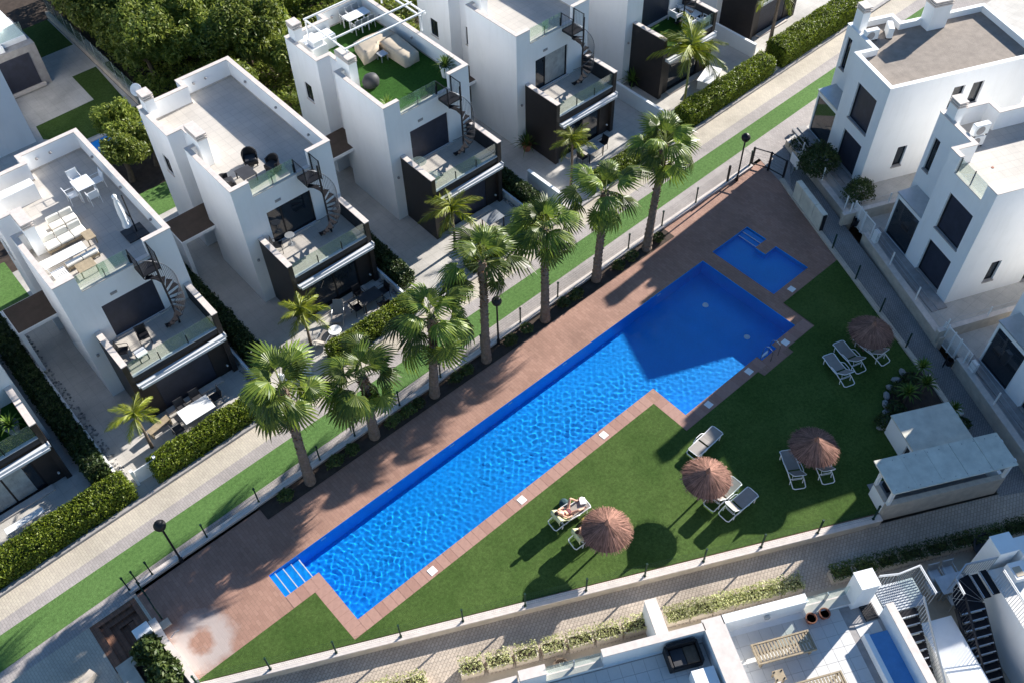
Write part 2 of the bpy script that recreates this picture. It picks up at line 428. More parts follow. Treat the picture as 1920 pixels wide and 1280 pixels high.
def holed_wall(mb, a, b, z0, z1, holes, m=0, reveal=0.14):
    """outer face from a to b (outside on the right hand) with recessed openings"""
    a = Vector(a); b = Vector(b); L = (b - a).length; d = (b - a) / L; nin = Vector((-d.y, d.x))
    us = sorted({0, L} | {h[0] for h in holes} | {h[1] for h in holes}); zs = sorted({z0, z1} | {h[2] for h in holes} | {h[3] for h in holes})
    P = lambda u, z, r=0: (a.x + d.x * u + nin.x * r, a.y + d.y * u + nin.y * r, z)
    for i in range(len(us) - 1):
        for j in range(len(zs) - 1):
            uc, zc = (us[i] + us[i + 1]) / 2, (zs[j] + zs[j + 1]) / 2
            if any(h[0] < uc < h[1] and h[2] < zc < h[3] for h in holes): continue
            mb.add([P(us[i], zs[j]), P(us[i + 1], zs[j]), P(us[i + 1], zs[j + 1]), P(us[i], zs[j + 1])], [(0, 1, 2, 3)], m)
    for u0, u1, h0, h1 in holes:
        for p, q in (((u0, h0), (u1, h0)), ((u1, h0), (u1, h1)), ((u1, h1), (u0, h1)), ((u0, h1), (u0, h0))):
            mb.add([P(*p), P(*q), P(*q, reveal), P(*p, reveal)], [(3, 2, 1, 0)], m)
    return mb

MESH = {}
def cached(key, fn):
    if key not in MESH: MESH[key] = fn()
    return MESH[key]

def quads_mesh(name, V, mats, per=4):
    """V: (n, per, 3) loose polygons"""
    n = len(V); me = bpy.data.meshes.new(name)
    me.vertices.add(n * per); me.vertices.foreach_set("co", np.asarray(V, dtype=np.float32).ravel())
    me.loops.add(n * per); me.loops.foreach_set("vertex_index", np.arange(n * per, dtype=np.int32))
    me.polygons.add(n); me.polygons.foreach_set("loop_start", np.arange(0, n * per, per, dtype=np.int32))
    me.update(calc_edges=True)
    for k in mats: me.materials.append(M[k])
    return me
def leaf_cloud(pts, nrm, size, aspect=0.5, droop=0.0, jitter=0.9, rng=RNG):
    """rhombic leaves at pts, facing roughly along nrm"""
    n = len(pts)
    N = nrm + rng.normal(0, jitter, (n, 3)); N /= np.linalg.norm(N, axis=1, keepdims=True) + 1e-9
    T = rng.normal(0, 1, (n, 3)); T[:, 2] -= droop
    T -= (T * N).sum(1, keepdims=True) * N; T /= np.linalg.norm(T, axis=1, keepdims=True) + 1e-9
    B = np.cross(N, T); s = size * rng.uniform(0.6, 1.3, (n, 1))
    a = pts - T * s; c = pts + T * s; b = pts + B * s * aspect + N * s * 0.15; d = pts - B * s * aspect + N * s * 0.15
    return np.stack([a, b, c, d], 1)
def fbm(p, seed=0.0):
    x, y, z = p[:, 0] + seed, p[:, 1] + seed * 1.7, p[:, 2]
    return (np.sin(1.9 * x + 1.3 * y) * np.sin(1.7 * y - 1.1 * z + .5) + 0.6 * np.sin(3.7 * x - 2.9 * z + 1.3) * np.sin(4.1 * y + 2.2 * x) + 0.35 * np.sin(8.3 * x + 5.1 * z) * np.sin(7.7 * y - 3 * x)) / 1.95

# ================================================================== the setting
gl = lambda x: 3.79 + 0.0212 * x          # lower edge of the green carpet
gh = lambda x: 5.20 + 0.0152 * x          # upper edge of the green carpet
pl = lambda x: 5.82 + 0.0186 * x          # grey band / pale bricks
kb = lambda x: 6.85 + 0.0225 * x          # foot of the garden kerb
X0, X1 = -32, 72
struct(MB().add([(-220, -220, -1.7), (260, -220, -1.7), (260, 260, -1.7), (-220, 260, -1.7)], [(0, 1, 2, 3)]).build("ground", 'ground'))
def strip(name, f0, f1, mat, z=0.0, x0=X0, x1=X1):
    return struct(MB().add([(x0, f0(x0), z), (x1, f0(x1), z), (x1, f1(x1), z), (x0, f1(x0), z)], [(0, 1, 2, 3)]).build(name, mat))
strip("path_edge_paving", lambda x: 3.38 if x > -4.7 else 2.95, gl, 'pave_grey', 0, -4.7, X1)
struct(sheet("path_edge_paving", [(X0, 2.95), (-4.7, 2.95), (-4.7, gl(-4.7)), (X0, gl(X0))], 0, 'pave_grey'))
strip("green_carpet_path", gl, gh, 'path_turf', 0.006)
strip("path_grey_band", gh, pl, 'pave_grey')
strip("path_pale_band", pl, kb, 'pave')
mb = MB(); mb.hexa([(X0, kb(X0), -.2), (X1, kb(X1), -.2), (X1, kb(X1) + .22, -.2), (X0, kb(X0) + .22, -.2)],
                   [(X0, kb(X0), .14), (X1, kb(X1), .14), (X1, kb(X1) + .22, .14), (X0, kb(X0) + .22, .14)])
struct(mb.build("garden_kerb", 'kerb', bevel=0.015))
strip("patio", lambda x: kb(x) + .22, lambda x: 24.5, 'patio', 0.02)
struct(sheet("back_garden_ground", [(X0, 24.5), (X1, 24.5), (X1, 75), (X0, 75)], 0.0, 'soil'))

POOL = [(0, 0), (0, -1.28), (1.66, -1.28), (1.68, -4.08), (19.13, -4.08), (19.13, -6.17), (24.35, -6.17), (24.35, -6.48), (25.47, -6.48), (25.47, -6.17), (27.35, -6.17), (27.35, 0)]
KIDS = [(28.23, .1), (28.23, -4.1), (31.1, -4.1), (31.1, -1.95), (30.2, -1.95), (30.2, -1.25), (31.15, -1.25), (31.15, .1)]
ENC = [(-4.6, 3.38), (-4.6, -2.05), (21.3, -15.3), (26.45, -18.05), (28.8, -14.0), (29.5, -12.1), (35.0, .2), (35.75, 1.3), (36.28, 3.38)]
struct(sheet("pool_deck", ENC, 0.0, 'deck', [POOL, KIDS]))
LAWN = [(-4.5, -1.95), (1.03, -1.95), (1.09, -4.72), (18.48, -4.72), (18.48, -6.82), (23.64, -6.82), (23.68, -7.18), (25.92, -7.18), (25.93, -6.84), (28.05, -6.84),
        (28.1, -4.82), (32.75, -4.8), (29.5, -12.0), (28.7, -13.9), (26.4, -17.9), (21.3, -15.2), (-4.45, -2.05)]
struct(sheet("lawn", LAWN, 0.022, 'turf'))

def basin(name, poly, depth, steps):
    mb = MB(); n = len(poly)
    for i in range(n):
        a, b = poly[i], poly[(i + 1) % n]
        mb.add([(*a, 0), (*b, 0), (*b, -depth), (*a, -depth)], [(0, 1, 2, 3)])
    o = sheet(name, poly, -depth, 'pooltile')
    me = o.data; k = len(me.vertices)
    v = [tuple(q.co) for q in me.vertices] + mb.v; f = [tuple(p.vertices) for p in me.polygons] + [tuple(i + k for i in q) for q in mb.f]
    me.clear_geometry(); me.from_pydata(v, [], f); me.update()
    return struct(o)
pool = basin("swimming_pool", POOL, 1.4, 0)
kids = basin("paddling_pool", KIDS, 0.45, 0)
def water(name, poly, z, seed, amp):
    """rippled water surface: real waves that bend the light on to the pool floor"""
    def axis(k):
        br = sorted({p[k] for p in poly}); out = [br[0]]
        for u, w in zip(br[:-1], br[1:]):
            n = max(1, round((w - u) / .035)); out += [u + (w - u) * i / n for i in range(1, n + 1)]
        return np.array(out)
    xs, ys = axis(0), axis(1); X, Y = np.meshgrid(xs, ys, indexing='ij'); H = np.zeros_like(X); rg = np.random.default_rng(seed)
    calm = .45 + .55 * np.clip(.5 + .9 * np.sin(.33 * X + .7 * Y + 1.1) * np.sin(.21 * X - .5 * Y), 0, 1)
    for i in range(46):
        lam = rg.uniform(.13, .42); k = 2 * math.pi / lam; a = rg.uniform(-.9, .9) + (math.pi / 2 if i % 3 else 0); H += np.sin(k * (X * math.cos(a) + Y * math.sin(a)) + rg.uniform(0, 6.28)) * amp * (lam / .3) ** 1.7 * calm
    for cx, cy, lam, am, rd in ((3.1, -1.4, .22, 1.6, 3.4), (6.8, -3.6, .24, 1.2, 2.6), (13.0, -5.5, .28, 1.0, 3.6), (21.0, -7.5, .26, 1.0, 3.0)):
        d = np.hypot(X - cx, Y - cy); H += amp * 2.0 * am * np.sin(2 * math.pi * d / lam) * np.exp(-d / rd) * np.clip(d / .4, 0, 1)
    nx, ny = X.shape; idx = np.arange(nx * ny).reshape(nx, ny)
    F = np.stack([idx[:-1, :-1], idx[1:, :-1], idx[1:, 1:], idx[:-1, 1:]], -1).reshape(-1, 4)
    cx = (X[:-1, :-1] + X[1:, 1:]) / 2; cy = (Y[:-1, :-1] + Y[1:, 1:]) / 2; ins = np.zeros(cx.shape, bool)
    for (ax, ay), (bx, by) in zip(poly, poly[-1:] + poly[:-1]):
        if ay != by: ins ^= ((ay > cy) != (by > cy)) & (cx < (bx - ax) * (cy - ay) / (by - ay) + ax)
    me = bpy.data.meshes.new(name); me.from_pydata(np.stack([X, Y, z + H], -1).reshape(-1, 3).tolist(), [], F[ins.ravel()].tolist())
    me.polygons.foreach_set("use_smooth", [True] * len(me.polygons)); me.materials.append(M['water']); me.update()
    o = place(me, name); o.cycles.is_caustics_caster = True; return struct(o)
water("pool_water", POOL, -.07, 5, .00019); water("paddling_pool_water", KIDS, -.07, 6, .00012)
# submerged steps with pale nosings
for i in range(4):
    x1 = 0.28 + 0.38 * i
    MB().box(x1 - .38 if i else 0.003, x1, -1.277, -.003, -1.397, -.14 - .11 * i).build("pool_step", 'pooltile', pool)
    MB().box(x1 - .045, x1 + .004, -1.26, -.02, -.14 - .11 * i, -.13 - .11 * i).build("step_nosing", 'poolline', pool)
for i in range(2):
    x1 = 30.75 - .33 * i
    MB().box(x1, x1 + .35, -1.247, .097, -.45, -.14 - .12 * i).build("pool_step", 'pooltile', kids)
    MB().box(x1 - .004, x1 + .04, -1.23, .08, -.14 - .12 * i, -.13 - .12 * i).build("step_nosing", 'poolline', kids)
# main drains, inlet lights
for p in ((25.75, -1.76), (25.68, -4.64)):
    MB().lathe([(.16, -1.397), (.16, -1.38), (.1, -1.375)], 14, c=p).build("drain_cover", 'poolline', pool)
for x in (2.6, 6.2, 9.8, 13.4, 17.0, 23.8):
    MB().box(x, x + .25, -.012, .0, -.32, -.18).build("inlet_cover", 'poolline', pool)
# coping tiles round the lawn side of the pool
tile = cached('cop', lambda: MB().box(.006, .394, .006, .634, -.02, .008).mesh("coping_tile", 'terra'))
tile2 = cached('cop2', lambda: MB().box(.006, .394, .006, .634, -.02, .009).mesh("coping_tile", 'terra2'))
def coping_run(a, b, side):
    a = Vector(a); b = Vector(b); d = (b - a); L = d.length; n = max(1, round(L / .4)); ang = math.atan2(d.y, d.x)
    for i in range(n):
        p = a + d * i / n
        o = place(tile if random.random() < .6 else tile2, "coping_tile", pool, (p.x, p.y, 0), ang)
        o.scale = (L / n / .4, side, 1)
coping_run((1.66, -1.3), (0, -1.3), 1); coping_run((1.04, -1.3 - .64), (1.04, -4.7), 1); coping_run((1.68, -4.08), (18.49, -4.08), -1)
coping_run((18.49, -4.72), (18.49, -6.81), 1)
coping_run((19.13, -6.17), (24.3, -6.17), -1); coping_run((24.3, -6.5), (25.5, -6.5), -1); coping_run((25.5, -6.17), (28.0, -6.17), -1)
for p in ((5.27, -4.44), (10.34, -4.42), (15.46, -4.4), (20.38, -6.5), (23.34, -6.5), (26.1, -6.54), (29.2, -4.5)):
    MB().box(-.17, .17, -.17, .17, .0, .018).build("skimmer_lid", 'white', pool if p[0] < 28 else kids, (p[0], p[1], .003), .05)

sun_d.cycles.is_caustics_light = True
for q in (pool, kids):
    q.cycles.is_caustics_receiver = True
    for ch in q.children: ch.cycles.is_caustics_receiver = True
# planting bed along the path wall
struct(sheet("planting_bed", [(1.4, 2.28), (27.6, 2.28), (27.6, 3.1), (1.4, 3.1)], 0.02, 'soil'))

# lower-left street with the sunken brown steps
PIT = [(-6.72, 2.93), (-6.72, .42), (-4.72, .42), (-4.72, 2.93)]
struct(sheet("side_street", [(X0, 2.95), (-4.6, 2.95), (-4.6, -2.05), (-14, -6), (X0, -6)], 0.0, 'pave', [PIT]))
st = struct(MB().box(-6.9, -4.6, .3, 3.1, -.95, -.46).build("sunken_landing", 'brown'))
for i in range(3):
    zt = -.02 - .15 * i; w = .30
    MB().box(-6.72 + w * i, -6.72 + w * (i + 1), .42, 2.93 - w * .75 * i, -.5, zt).build("step", 'brown', st)
    MB().box(-6.72 + w * (i + 1), -4.95, 2.93 - w * .75 * (i + 1), 2.93 - w * .75 * i, -.5, zt).build("step", 'brown', st)
for i in range(2):
    MB().box(-4.95 - .25 * (i + 1), -4.95 - .25 * i, .42, 2.2, -.5, -.15 - .15 * i).build("step", 'brown', st)
MB().box(-4.95, -4.6, .42, 2.93, -.5, -.004).build("step", 'brown', st)

# bottom wall, lower path
wa, wb = Vector((-4.7, -2.02)), Vector((21.35, -15.36)); wd = (wb - wa).normalized(); wn_ = Vector((wd.y, -wd.x))
BA = math.atan2(wd.y, wd.x)
W = lambda t, s: (wa + wd * t + wn_ * s)
WL = (wb - wa).length
t = thing("lawn_retaining_wall", "long cream retaining wall between the lawn and the cobbled lower path", "wall", (wa.x, wa.y, 0), BA)
MB().box(0, WL, -.28, -.02, -.9, .06).build("wall", 'concrete', t)
MB().box(-.02, WL + .02, -.31, .02, .06, .12).build("coping", 'coping', t, bevel=.01)
LP = [tuple(W(-3, .2)), tuple(W(WL + 6.2, .2)), (28.3, -17.9), (46, -26), (46, -50), (-22, -50), (-22, -6), (-7, -1.5)]
struct(sheet("lower_path", LP, -0.4, 'pave_small'))
struct(sheet("lower_patio", [tuple(W(-6, 2.35)), tuple(W(40, 2.35)), tuple(W(40, 22)), tuple(W(-6, 22))], -0.394, 'tan_floor'))

# sloping side path on the right, kerb wall, house plots
RLn = [(36.2, 3.4, .004), (35.05, .1, .004), (32.6, -5.3, .004), (29.5, -12.1, -.22), (28.7, -14.0, -.3), (26.4, -18.3, -.396)]
RKn = [(38.6, 3.6, .004), (38.1, 2.7, .004), (35.0, -3.9, .004), (31.45, -12.0, -.22), (30.3, -14.3, -.3), (27.9, -19.2, -.396)]
mb = MB(); mb.add(RLn + RKn, [(i, i + 1, 7 + i, 6 + i) for i in range(5)][::1]); o = mb.build("side_path", 'pave_dark')
for p in o.data.polygons:
    if p.normal.z < 0: p.flip()
struct(o)
struct(sheet("side_path_head", [(36.2, 3.4), (35.05, .1), (38.1, 2.7), (38.6, 3.6), (72, 3.6), (72, gl(72)), (36.2, gl(36.2))], 0.008, 'pave_grey'))
struct(sheet("house_plot_ground", [(38.7, 3.2), (35.4, -3.9), (31.8, -12.1), (28.2, -19.2), (40, -42), (90, -20), (90, 3.2)], 0.26, 'patio'))
def wall_run(t, pts, w, z0, z1, mat, name="wall"):
    for a, b in zip(pts[:-1], pts[1:]):
        a = Vector(a); b = Vector(b); d = (b - a).normalized(); n = Vector((-d.y, d.x)) * w / 2; e = d * .0
        q = [a - n - e, b - n + e, b + n + e, a + n - e]
        MB().hexa([(p.x, p.y, z0) for p in q], [(p.x, p.y, z1) for p in q]).build(name, mat, t)
t = thing("garden_boundary_wall", "low beige concrete wall with white posts along the side path, below the right-hand houses", "wall")
K1 = [(38.3, 3.0), (35.45, -3.55)]; K2 = [(35.05, -4.8), (31.62, -11.75)]; K3 = [(31.15, -12.95), (28.1, -19.0)]
for k in (K1, K2, K3):
    wall_run(t, k, .3, -.9, .5, 'concrete'); wall_run(t, k, .34, .5, .54, 'coping', "coping")
def lerp(a, b, f): return (a[0] + (b[0] - a[0]) * f, a[1] + (b[1] - a[1]) * f)
for k, fs in ((K1, (.22, .55, .9)), (K2, (.06, .33, .66, .97)), (K3, (.05, .43, .85))):
    for f in fs:
        p = lerp(*k, f); MB().box(-.03, .03, -.03, .03, .54, 1.45).build("post", 'white', t, (p[0], p[1], 0), R(-23))
    for z in (.8, 1.1, 1.42):
        MB().bar((*k[0], z), (*k[1], z), .012).build("wire", 'galv', t)
t = thing("lawn_edge_wall", "low pale kerb wall between the pool lawn and the grey side path", "wall")
wall_run(t, [(35.65, 1.3), (35.05, .15), (29.55, -12.1)], .26, -.6, .12, 'concrete'); wall_run(t, [(29.5, -12.45), (28.65, -14.1)], .26, -.7, .12, 'concrete')
for f in (.32, .5, .68, .86):
    p = lerp((35.05, .15), (29.55, -12.1), f + .03); MB().box(-.03, .03, -.03, .03, .12, 1.15).build("post", 'green_metal', t, (p[0], p[1], 0), R(-23))
def mesh_panel(L, h, z0, dx=.08, dz=.2, r=.0013):
    mb = MB()
    for i in range(int(L / dx)):
        mb.box(i * dx - r, i * dx + r, -r, r, z0, z0 + h)
    for j in range(int(h / dz) + 1):
        mb.box(0, L, -r * 1.6, r * 1.6, z0 + j * dz - r * 1.6, z0 + j * dz + r * 1.6)
    return mb.mesh("wire_mesh", 'green_metal')
for f in (.02, .35, .53, .71):
    a = Vector(lerp((35.05, .15), (29.55, -12.1), f)); L = 2.3
    stuff(place(cached('pan23', lambda: mesh_panel(2.3, .95, .16)), "wire_mesh", t, (a.x, a.y, 0), math.atan2(-12.25, -5.5)))

# fence on the path wall
t = thing("path_fence", "low grey wall with dark green fence posts along the green path, behind the palms", "fence", (-4.75, 3.22, 0))
MB().box(0, 40.0, -.12, .14, -.2, .16).build("wall", 'kerb', t); MB().box(-.01, 40.0, -.14, .16, .16, .2).build("coping", 'coping', t)
post = cached('post', lambda: MB().box(-.028, .028, -.028, .028, .2, 1.28).box(-.04, .04, -.04, .04, .2, .26).box(-.045, .045, -.045, .045, 1.22, 1.3).mesh("post", 'green_metal'))
px = [0.05, .47, 1.1, 3.7, 6.3, 9.55, 11.5, 14.1, 16.6, 19.2, 21.8, 24.4, 27.0, 29.65, 32.3, 35.1, 37.85, 39.8]
for i, x in enumerate(px):
    place(post, "post", t, (x, 0, 0))
    if i < len(px) - 1:
        L = px[i + 1] - x
        stuff(place(mesh_panel(L, 1.0, .24), "wire_mesh", t, (x, 0, 0)))
# fence on the retaining wall
t = thing("lawn_fence", "thin dark green mesh fence standing on the cream wall at the edge of the lawn", "fence", (wa.x, wa.y, 0), BA)
bp = [.25, 3.0, 5.6, 8.2, 10.75, 13.35, 15.95, 18.5, 21.1, 23.7, 26.3, 28.9]
bpost = cached('bpost', lambda: MB().box(-.03, .03, -.03, .03, .12, 1.2).box(-.05, .05, -.05, .05, .12, .16).box(-.04, .04, -.04, .04, 1.16, 1.23).mesh("post", 'green_metal'))
for i, x in enumerate(bp):
    place(bpost, "post", t, (x, -.14, 0))
    if i < len(bp) - 1: stuff(place(mesh_panel(bp[i + 1] - x, 1.0, .16), "wire_mesh", t, (x, -.14, 0)))

# entrance gate frame at the top corner
t = thing("pool_gate", "black metal gate frame at the far corner of the brick deck", "gate")
pts = [(33.05, 3.2), (35.35, 3.3), (35.72, 2.35), (35.78, 1.3)]
for p in pts: MB().box(-.05, .05, -.05, .05, 0, 1.35).build("post", 'black', t, (*p, 0))
for a, b in zip(pts[1:-1], pts[2:]):
    for z in (.18, 1.3): MB().bar((*a, z), (*b, z), .05).build("rail", 'black', t)
    stuff(place(mesh_panel((Vector(b) - Vector(a)).length, 1.05, .22), "wire_mesh", t, (a[0], a[1], 0), math.atan2(b[1] - a[1], b[0] - a[0])))

# meter cabinets and notice board by the gate
t = thing("meter_cabinet", "row of pale utility cabinet doors on the kerb wall beside the brick deck", "cabinet", (35.0, -.15, 0), math.atan2(-2.7, -1.2))
for i, (x0, x1) in enumerate(((0, .72), (.75, 2.05), (2.08, 2.95))):
    MB().box(x0, x1, -.16, .16, .0, 1.25).build("cabinet_body", 'offwhite', t, bevel=.01)
    MB().box(x0 + .05, x1 - .05, .16, .175, .18, 1.18).build("cabinet_door", 'offwhite', t)
    MB().box(x1 - .12, x1 - .09, .175, .195, .62, .74).build("handle", 'black', t)
MB().box(2.95, 3.01, -.1, .1, 0, 1.2).build("post", 'black', t)
t = thing("notice_board", "small white notice board standing on the grey path by the gate", "sign", (36.5, 1.25, 0), math.atan2(-1, -.45))
MB().box(-.03, .03, -.03, .03, 0, .7).build("post", 'galv', t)
MB().box(-.42, .42, -.02, .02, .62, 1.28).build("board", 'white', t)
mb = MB()
for r_, (a_, b_) in enumerate(((-.3, .2), (-.3, .28), (-.3, .05), (-.3, .25), (-.3, .15))): mb.box(a_, b_, .02, .023, 1.16 - r_ * .1, 1.185 - r_ * .1)
stuff(mb.build("print_lines", 'galv', t))

t = thing("deck_gate", "thin dark green mesh gate between the brown steps and the shower wall", "gate", (-4.3, 2.75, 0))
for y_ in (0, -.35, -1.45): MB().box(-.03, .03, y_ - .03, y_ + .03, 0, 1.15).build("post", 'green_metal', t)
for z_ in (.15, 1.05): MB().box(-.015, .015, -1.42, -.38, z_, z_ + .03).build("rail", 'green_metal', t)
stuff(place(mesh_panel(1.05, .9, .18), "wire_mesh", t, (0, -1.42, 0), R(90)))
# lamp posts
def lamp(label, x, y):
    t = thing("street_lamp", label, "street lamp", (x, y, 0), 0, "globe lamps along the green path")
    MB().lathe([(.09, 0), (.09, .25), (.05, .3), (.045, 2.75), (.06, 2.8), (.10, 2.86)], 10).build("pole", 'black', t, smooth=False)
    MB().lathe([(.10, 2.86), (.2, 2.95), (.25, 3.08), (.255, 3.14), (.24, 3.2), (.16, 3.32), (.06, 3.38), (.02, 3.39)], 16).build("globe", 'black', t, smooth=True)
lamp("black globe street lamp nearest the brown steps at the left end of the deck", -2.42, 3.05)
lamp("black globe street lamp standing between the fan palms behind the middle of the pool", 15.45, 3.08)
lamp("black globe street lamp beside the black gate at the far end of the deck", 33.7, 3.0)

# ================================================================== row of white houses
PLAN = [(0, 0), (1.0, 0), (4.24, 0), (5.55, 0), (5.55, 9.6), (2.4, 9.6), (2.4, 8.87), (-.15, 8.87), (-.15, 5.75), (.65, 5.75), (.65, 4.3), (0, 4.3)]
ROOF, PAR, TER = 6.6, 7.62, 3.3
SILL = 6.74
def house_parts():
    P = {}
    mb = MB(); n = len(PLAN)
    holes = {1: [(.42, 2.94, 3.36, 5.45)], 9: [(.45, 1.1, 4.35, 5.55), (.4, 1.15, .15, 2.2)], 3: [(2.0, 2.6, 4.2, 5.5), (6.6, 7.4, 4.2, 5.5)], 7: [(1.2, 1.9, 4.3, 5.4)]}
    for i in range(n):
        holed_wall(mb, PLAN[i], PLAN[(i + 1) % n], 0, ROOF, holes.get(i, []))
    P['wall'] = mb.mesh("wall", 'plaster')
    tops = [PAR] * n; tops[1] = SILL
    P['parapet'] = ring(MB(), PLAN, 0, .2, ROOF, tops).mesh("parapet", 'plaster')
    z0 = [t + .001 for t in tops]
    P['parapet_coping'] = ring(MB(), PLAN, -.025, .225, z0, [t + .045 for t in tops]).mesh("parapet_coping", 'coping')
    mb = MB()
    # skirting strip at the foot of the parapet
    ring(mb, PLAN, .201, .215, ROOF + .005, ROOF + .09)
    P['skirting'] = mb.mesh("skirting", 'rooftile')
    for k in ('rooftile', 'roof_turf', 'tile'):
        mb = MB(); mb.add([(x, y, ROOF + .004) for x, y in offset(PLAN, .19)], [tuple(range(n))])
        P['floor_' + k] = mb.mesh("roof_floor", k)
    # door set in the first-floor facade opening
    x0, x1, zz0, zz1 = 1.42, 3.94, 3.36, 5.45
    fr = MB()
    for a, b, c, d in ((x0, x1, zz0, zz0 + .07), (x0, x1, zz1 - .07, zz1)): fr.box(a, b, .09, .14, c, d)
    for x in (x0, (x0 + x1) / 2 - .5, x1 - .07): fr.box(x, x + .07, .088, .138, zz0 + .07, zz1 - .07)
    P['door_frame'] = fr.mesh("door_frame", 'black')
    P['pane'] = MB().box(x0 + .07, x1 - .07, .118, .13, zz0 + .07, zz1 - .07).mesh("pane", 'window')
    P['curtain'] = MB().box(x0 + .85, x1 - .12, .108, .116, zz0 + .07, zz1 - .07).mesh("curtain", 'curtain')
    P['shutter'] = MB().box(x0 + .004, x1 - .004, .07, .12, zz0, zz1).mesh("roller_shutter", 'shutter')
    P['doorsill'] = MB().box(x0 - .05, x1 + .1, -.12, -.004, TER + .01, TER + .09).mesh("door_sill", 'coping')
    P['vent'] = MB().box(2.0, 2.32, -.03, -.003, 5.78, 5.92).box(2.03, 2.29, -.036, -.03, 5.80, 5.82).box(2.03, 2.29, -.036, -.03, 5.84, 5.86).box(2.03, 2.29, -.036, -.03, 5.88, 5.9).mesh("vent_grille", 'kerb')
    P['wall_lamp'] = MB().lathe([(.05, 0), (.07, .03), (.07, .09), (.04, .12)], 8).mesh("wall_lamp", 'kerb')
    # side openings: small windows and a door in the recess
    def win(a, b, inw, z0, z1, key):
        a = Vector(a); b = Vector(b); d = (b - a).normalized(); n_ = Vector((-d.y, d.x))
        q = [a + n_ * .08, b + n_ * .08, b + n_ * .13, a + n_ * .13]
        P[key + 'w'] = MB().hexa([(p.x, p.y, z0) for p in q], [(p.x, p.y, z1) for p in q]).mesh("window", 'window')
        m_ = MB()
        for u0, u1, h0, h1 in ((0, 1, z0, z0 + .06), (0, 1, z1 - .06, z1), (0, .08, z0 + .06, z1 - .06), (.92, 1, z0 + .06, z1 - .06), (.48, .54, z0 + .06, z1 - .06)):
            A = a + (b - a) * u0; B = a + (b - a) * u1
            q = [A + n_ * .05, B + n_ * .05, B + n_ * .079, A + n_ * .079]
            m_.hexa([(p.x, p.y, h0) for p in q], [(p.x, p.y, h1) for p in q])
        P[key + 'f'] = m_.mesh("frame", 'black')
        q = [a - n_ * .05 - d * .04, b - n_ * .05 + d * .04, b + n_ * .03 + d * .04, a + n_ * .03 - d * .04]
        P[key + 's'] = MB().hexa([(p.x, p.y, z0 - .05) for p in q], [(p.x, p.y, z0 - .004) for p in q]).mesh("sill", 'coping')
    win((.65, 5.3), (.65, 4.65), 0, 4.35, 5.55, 'w1'); win((.65, 5.35), (.65, 4.6), 0, .15, 2.2, 'w2')
    win((5.55, 2.0), (5.55, 2.6), 0, 4.2, 5.5, 'w3'); win((5.55, 6.6), (5.55, 7.4), 0, 4.2, 5.5, 'w4'); win((-.15, 7.67), (-.15, 6.97), 0, 4.3, 5.4, 'w5')
    # chimneys
    for k, (x0, x1, y0, y1, z1) in (('c1', (.02, .52, 7.95, 8.6, 8.35)), ('c2', (.5, .98, 3.55, 4.75, 8.2))):
        P[k] = MB().box(x0, x1, y0, y1, PAR + .05 if k == 'c1' else ROOF + .01, z1).mesh("chimney", 'plaster')
        m_ = MB()
        for z in (z1 + .001, z1 + .12, z1 + .24): m_.box(x0 - .03, x1 + .03, y0 - .03, y1 + .03, z, z + .075)
        m_.box(x0 + .05, x1 - .05, y0 + .05, y1 - .05, z1 + .076, z1 + .24)
        P[k + 'cap'] = m_.mesh("chimney_cap", 'coping')
    # projecting living-room box with terrace on top
    for k, x0 in (('bl', .62), ('br', 5.15)):
        P[k] = MB().box(x0, x0 + .25, -2.66, -.004, 0, 4.22).mesh("terrace_side_wall", 'clad')
        P[k + 'in'] = MB().box(x0 + (.25 if k == 'bl' else -.012), x0 + (.262 if k == 'bl' else 0), -2.5, -.01, TER + .02, 4.2).mesh("inner_face", 'darkwall')
        P[k + 'cop'] = MB().box(x0 - .02, x0 + .275, -2.69, -.004, 4.222, 4.27).mesh("terrace_wall_coping", 'coping')
    P['terrace_slab'] = MB().box(.875, 5.145, -2.6, -.004, 2.95, TER).mesh("terrace_slab", 'darkwall')
    P['nosing'] = MB().box(.875, 5.145, -2.645, -2.48, TER + .006, TER + .05).mesh("terrace_nosing", 'awning')
    for k in ('rooftile', 'roof_turf'):
        P['tfloor_' + k] = MB().box(.89, 5.13, -2.47, -.01, TER + .003, TER + .012).mesh("terrace_floor", k)
    P['gp'] = MB().box(0, 1.40, -.006, .006, 0, .86).mesh("glass_panel", 'glass')
    P['gpost'] = MB().box(-.02, .02, -.03, .03, 0, .5).mesh("glass_clamp", 'black')
    P['awncase'] = MB().box(.9, 5.35, -2.86, -2.67, 2.72, 2.86).box(.86, .9, -2.88, -2.66, 2.7, 2.9).box(5.35, 5.39, -2.88, -2.66, 2.7, 2.9).mesh("awning_case", 'awning')
    P['awnroll'] = MB().box(.95, 5.3, -2.94, -2.865, 2.60, 2.74).mesh("awning_bar", 'awning')
    fw = MB(); holed_wall(fw, (.872, -2.45), (5.148, -2.45), 0, 2.95, [(.75, 3.5, .08, 2.35)], 0, .12)
    P['front_wall'] = fw.mesh("front_wall", 'clad')
    m_ = MB()
    for a, b in ((1.62, 1.70), (2.95, 3.03), (4.29, 4.37)): m_.box(a, b, -2.39, -2.335, .08, 2.35)
    m_.box(1.7, 4.29, -2.388, -2.337, .08, .15); m_.box(1.7, 4.29, -2.388, -2.337, 2.28, 2.35)
    P['slider_frame'] = m_.mesh("sliding_door_frame", 'black')
    P['slider_pane'] = MB().box(1.70, 4.29, -2.37, -2.35, .15, 2.28).mesh("sliding_door_pane", 'window')
    P['slider_shutter'] = MB().box(1.63, 4.36, -2.42, -2.39, .09, 2.34).mesh("sliding_door_shutter", 'shutter')
    P['slider_curtain'] = MB().box(1.72, 3.9, -2.385, -2.372, .15, 2.28).mesh("curtain", 'curtain')
    P['doorstep'] = MB().box(1.5, 4.5, -2.85, -2.5, .021, .11).mesh("doorstep", 'coping')
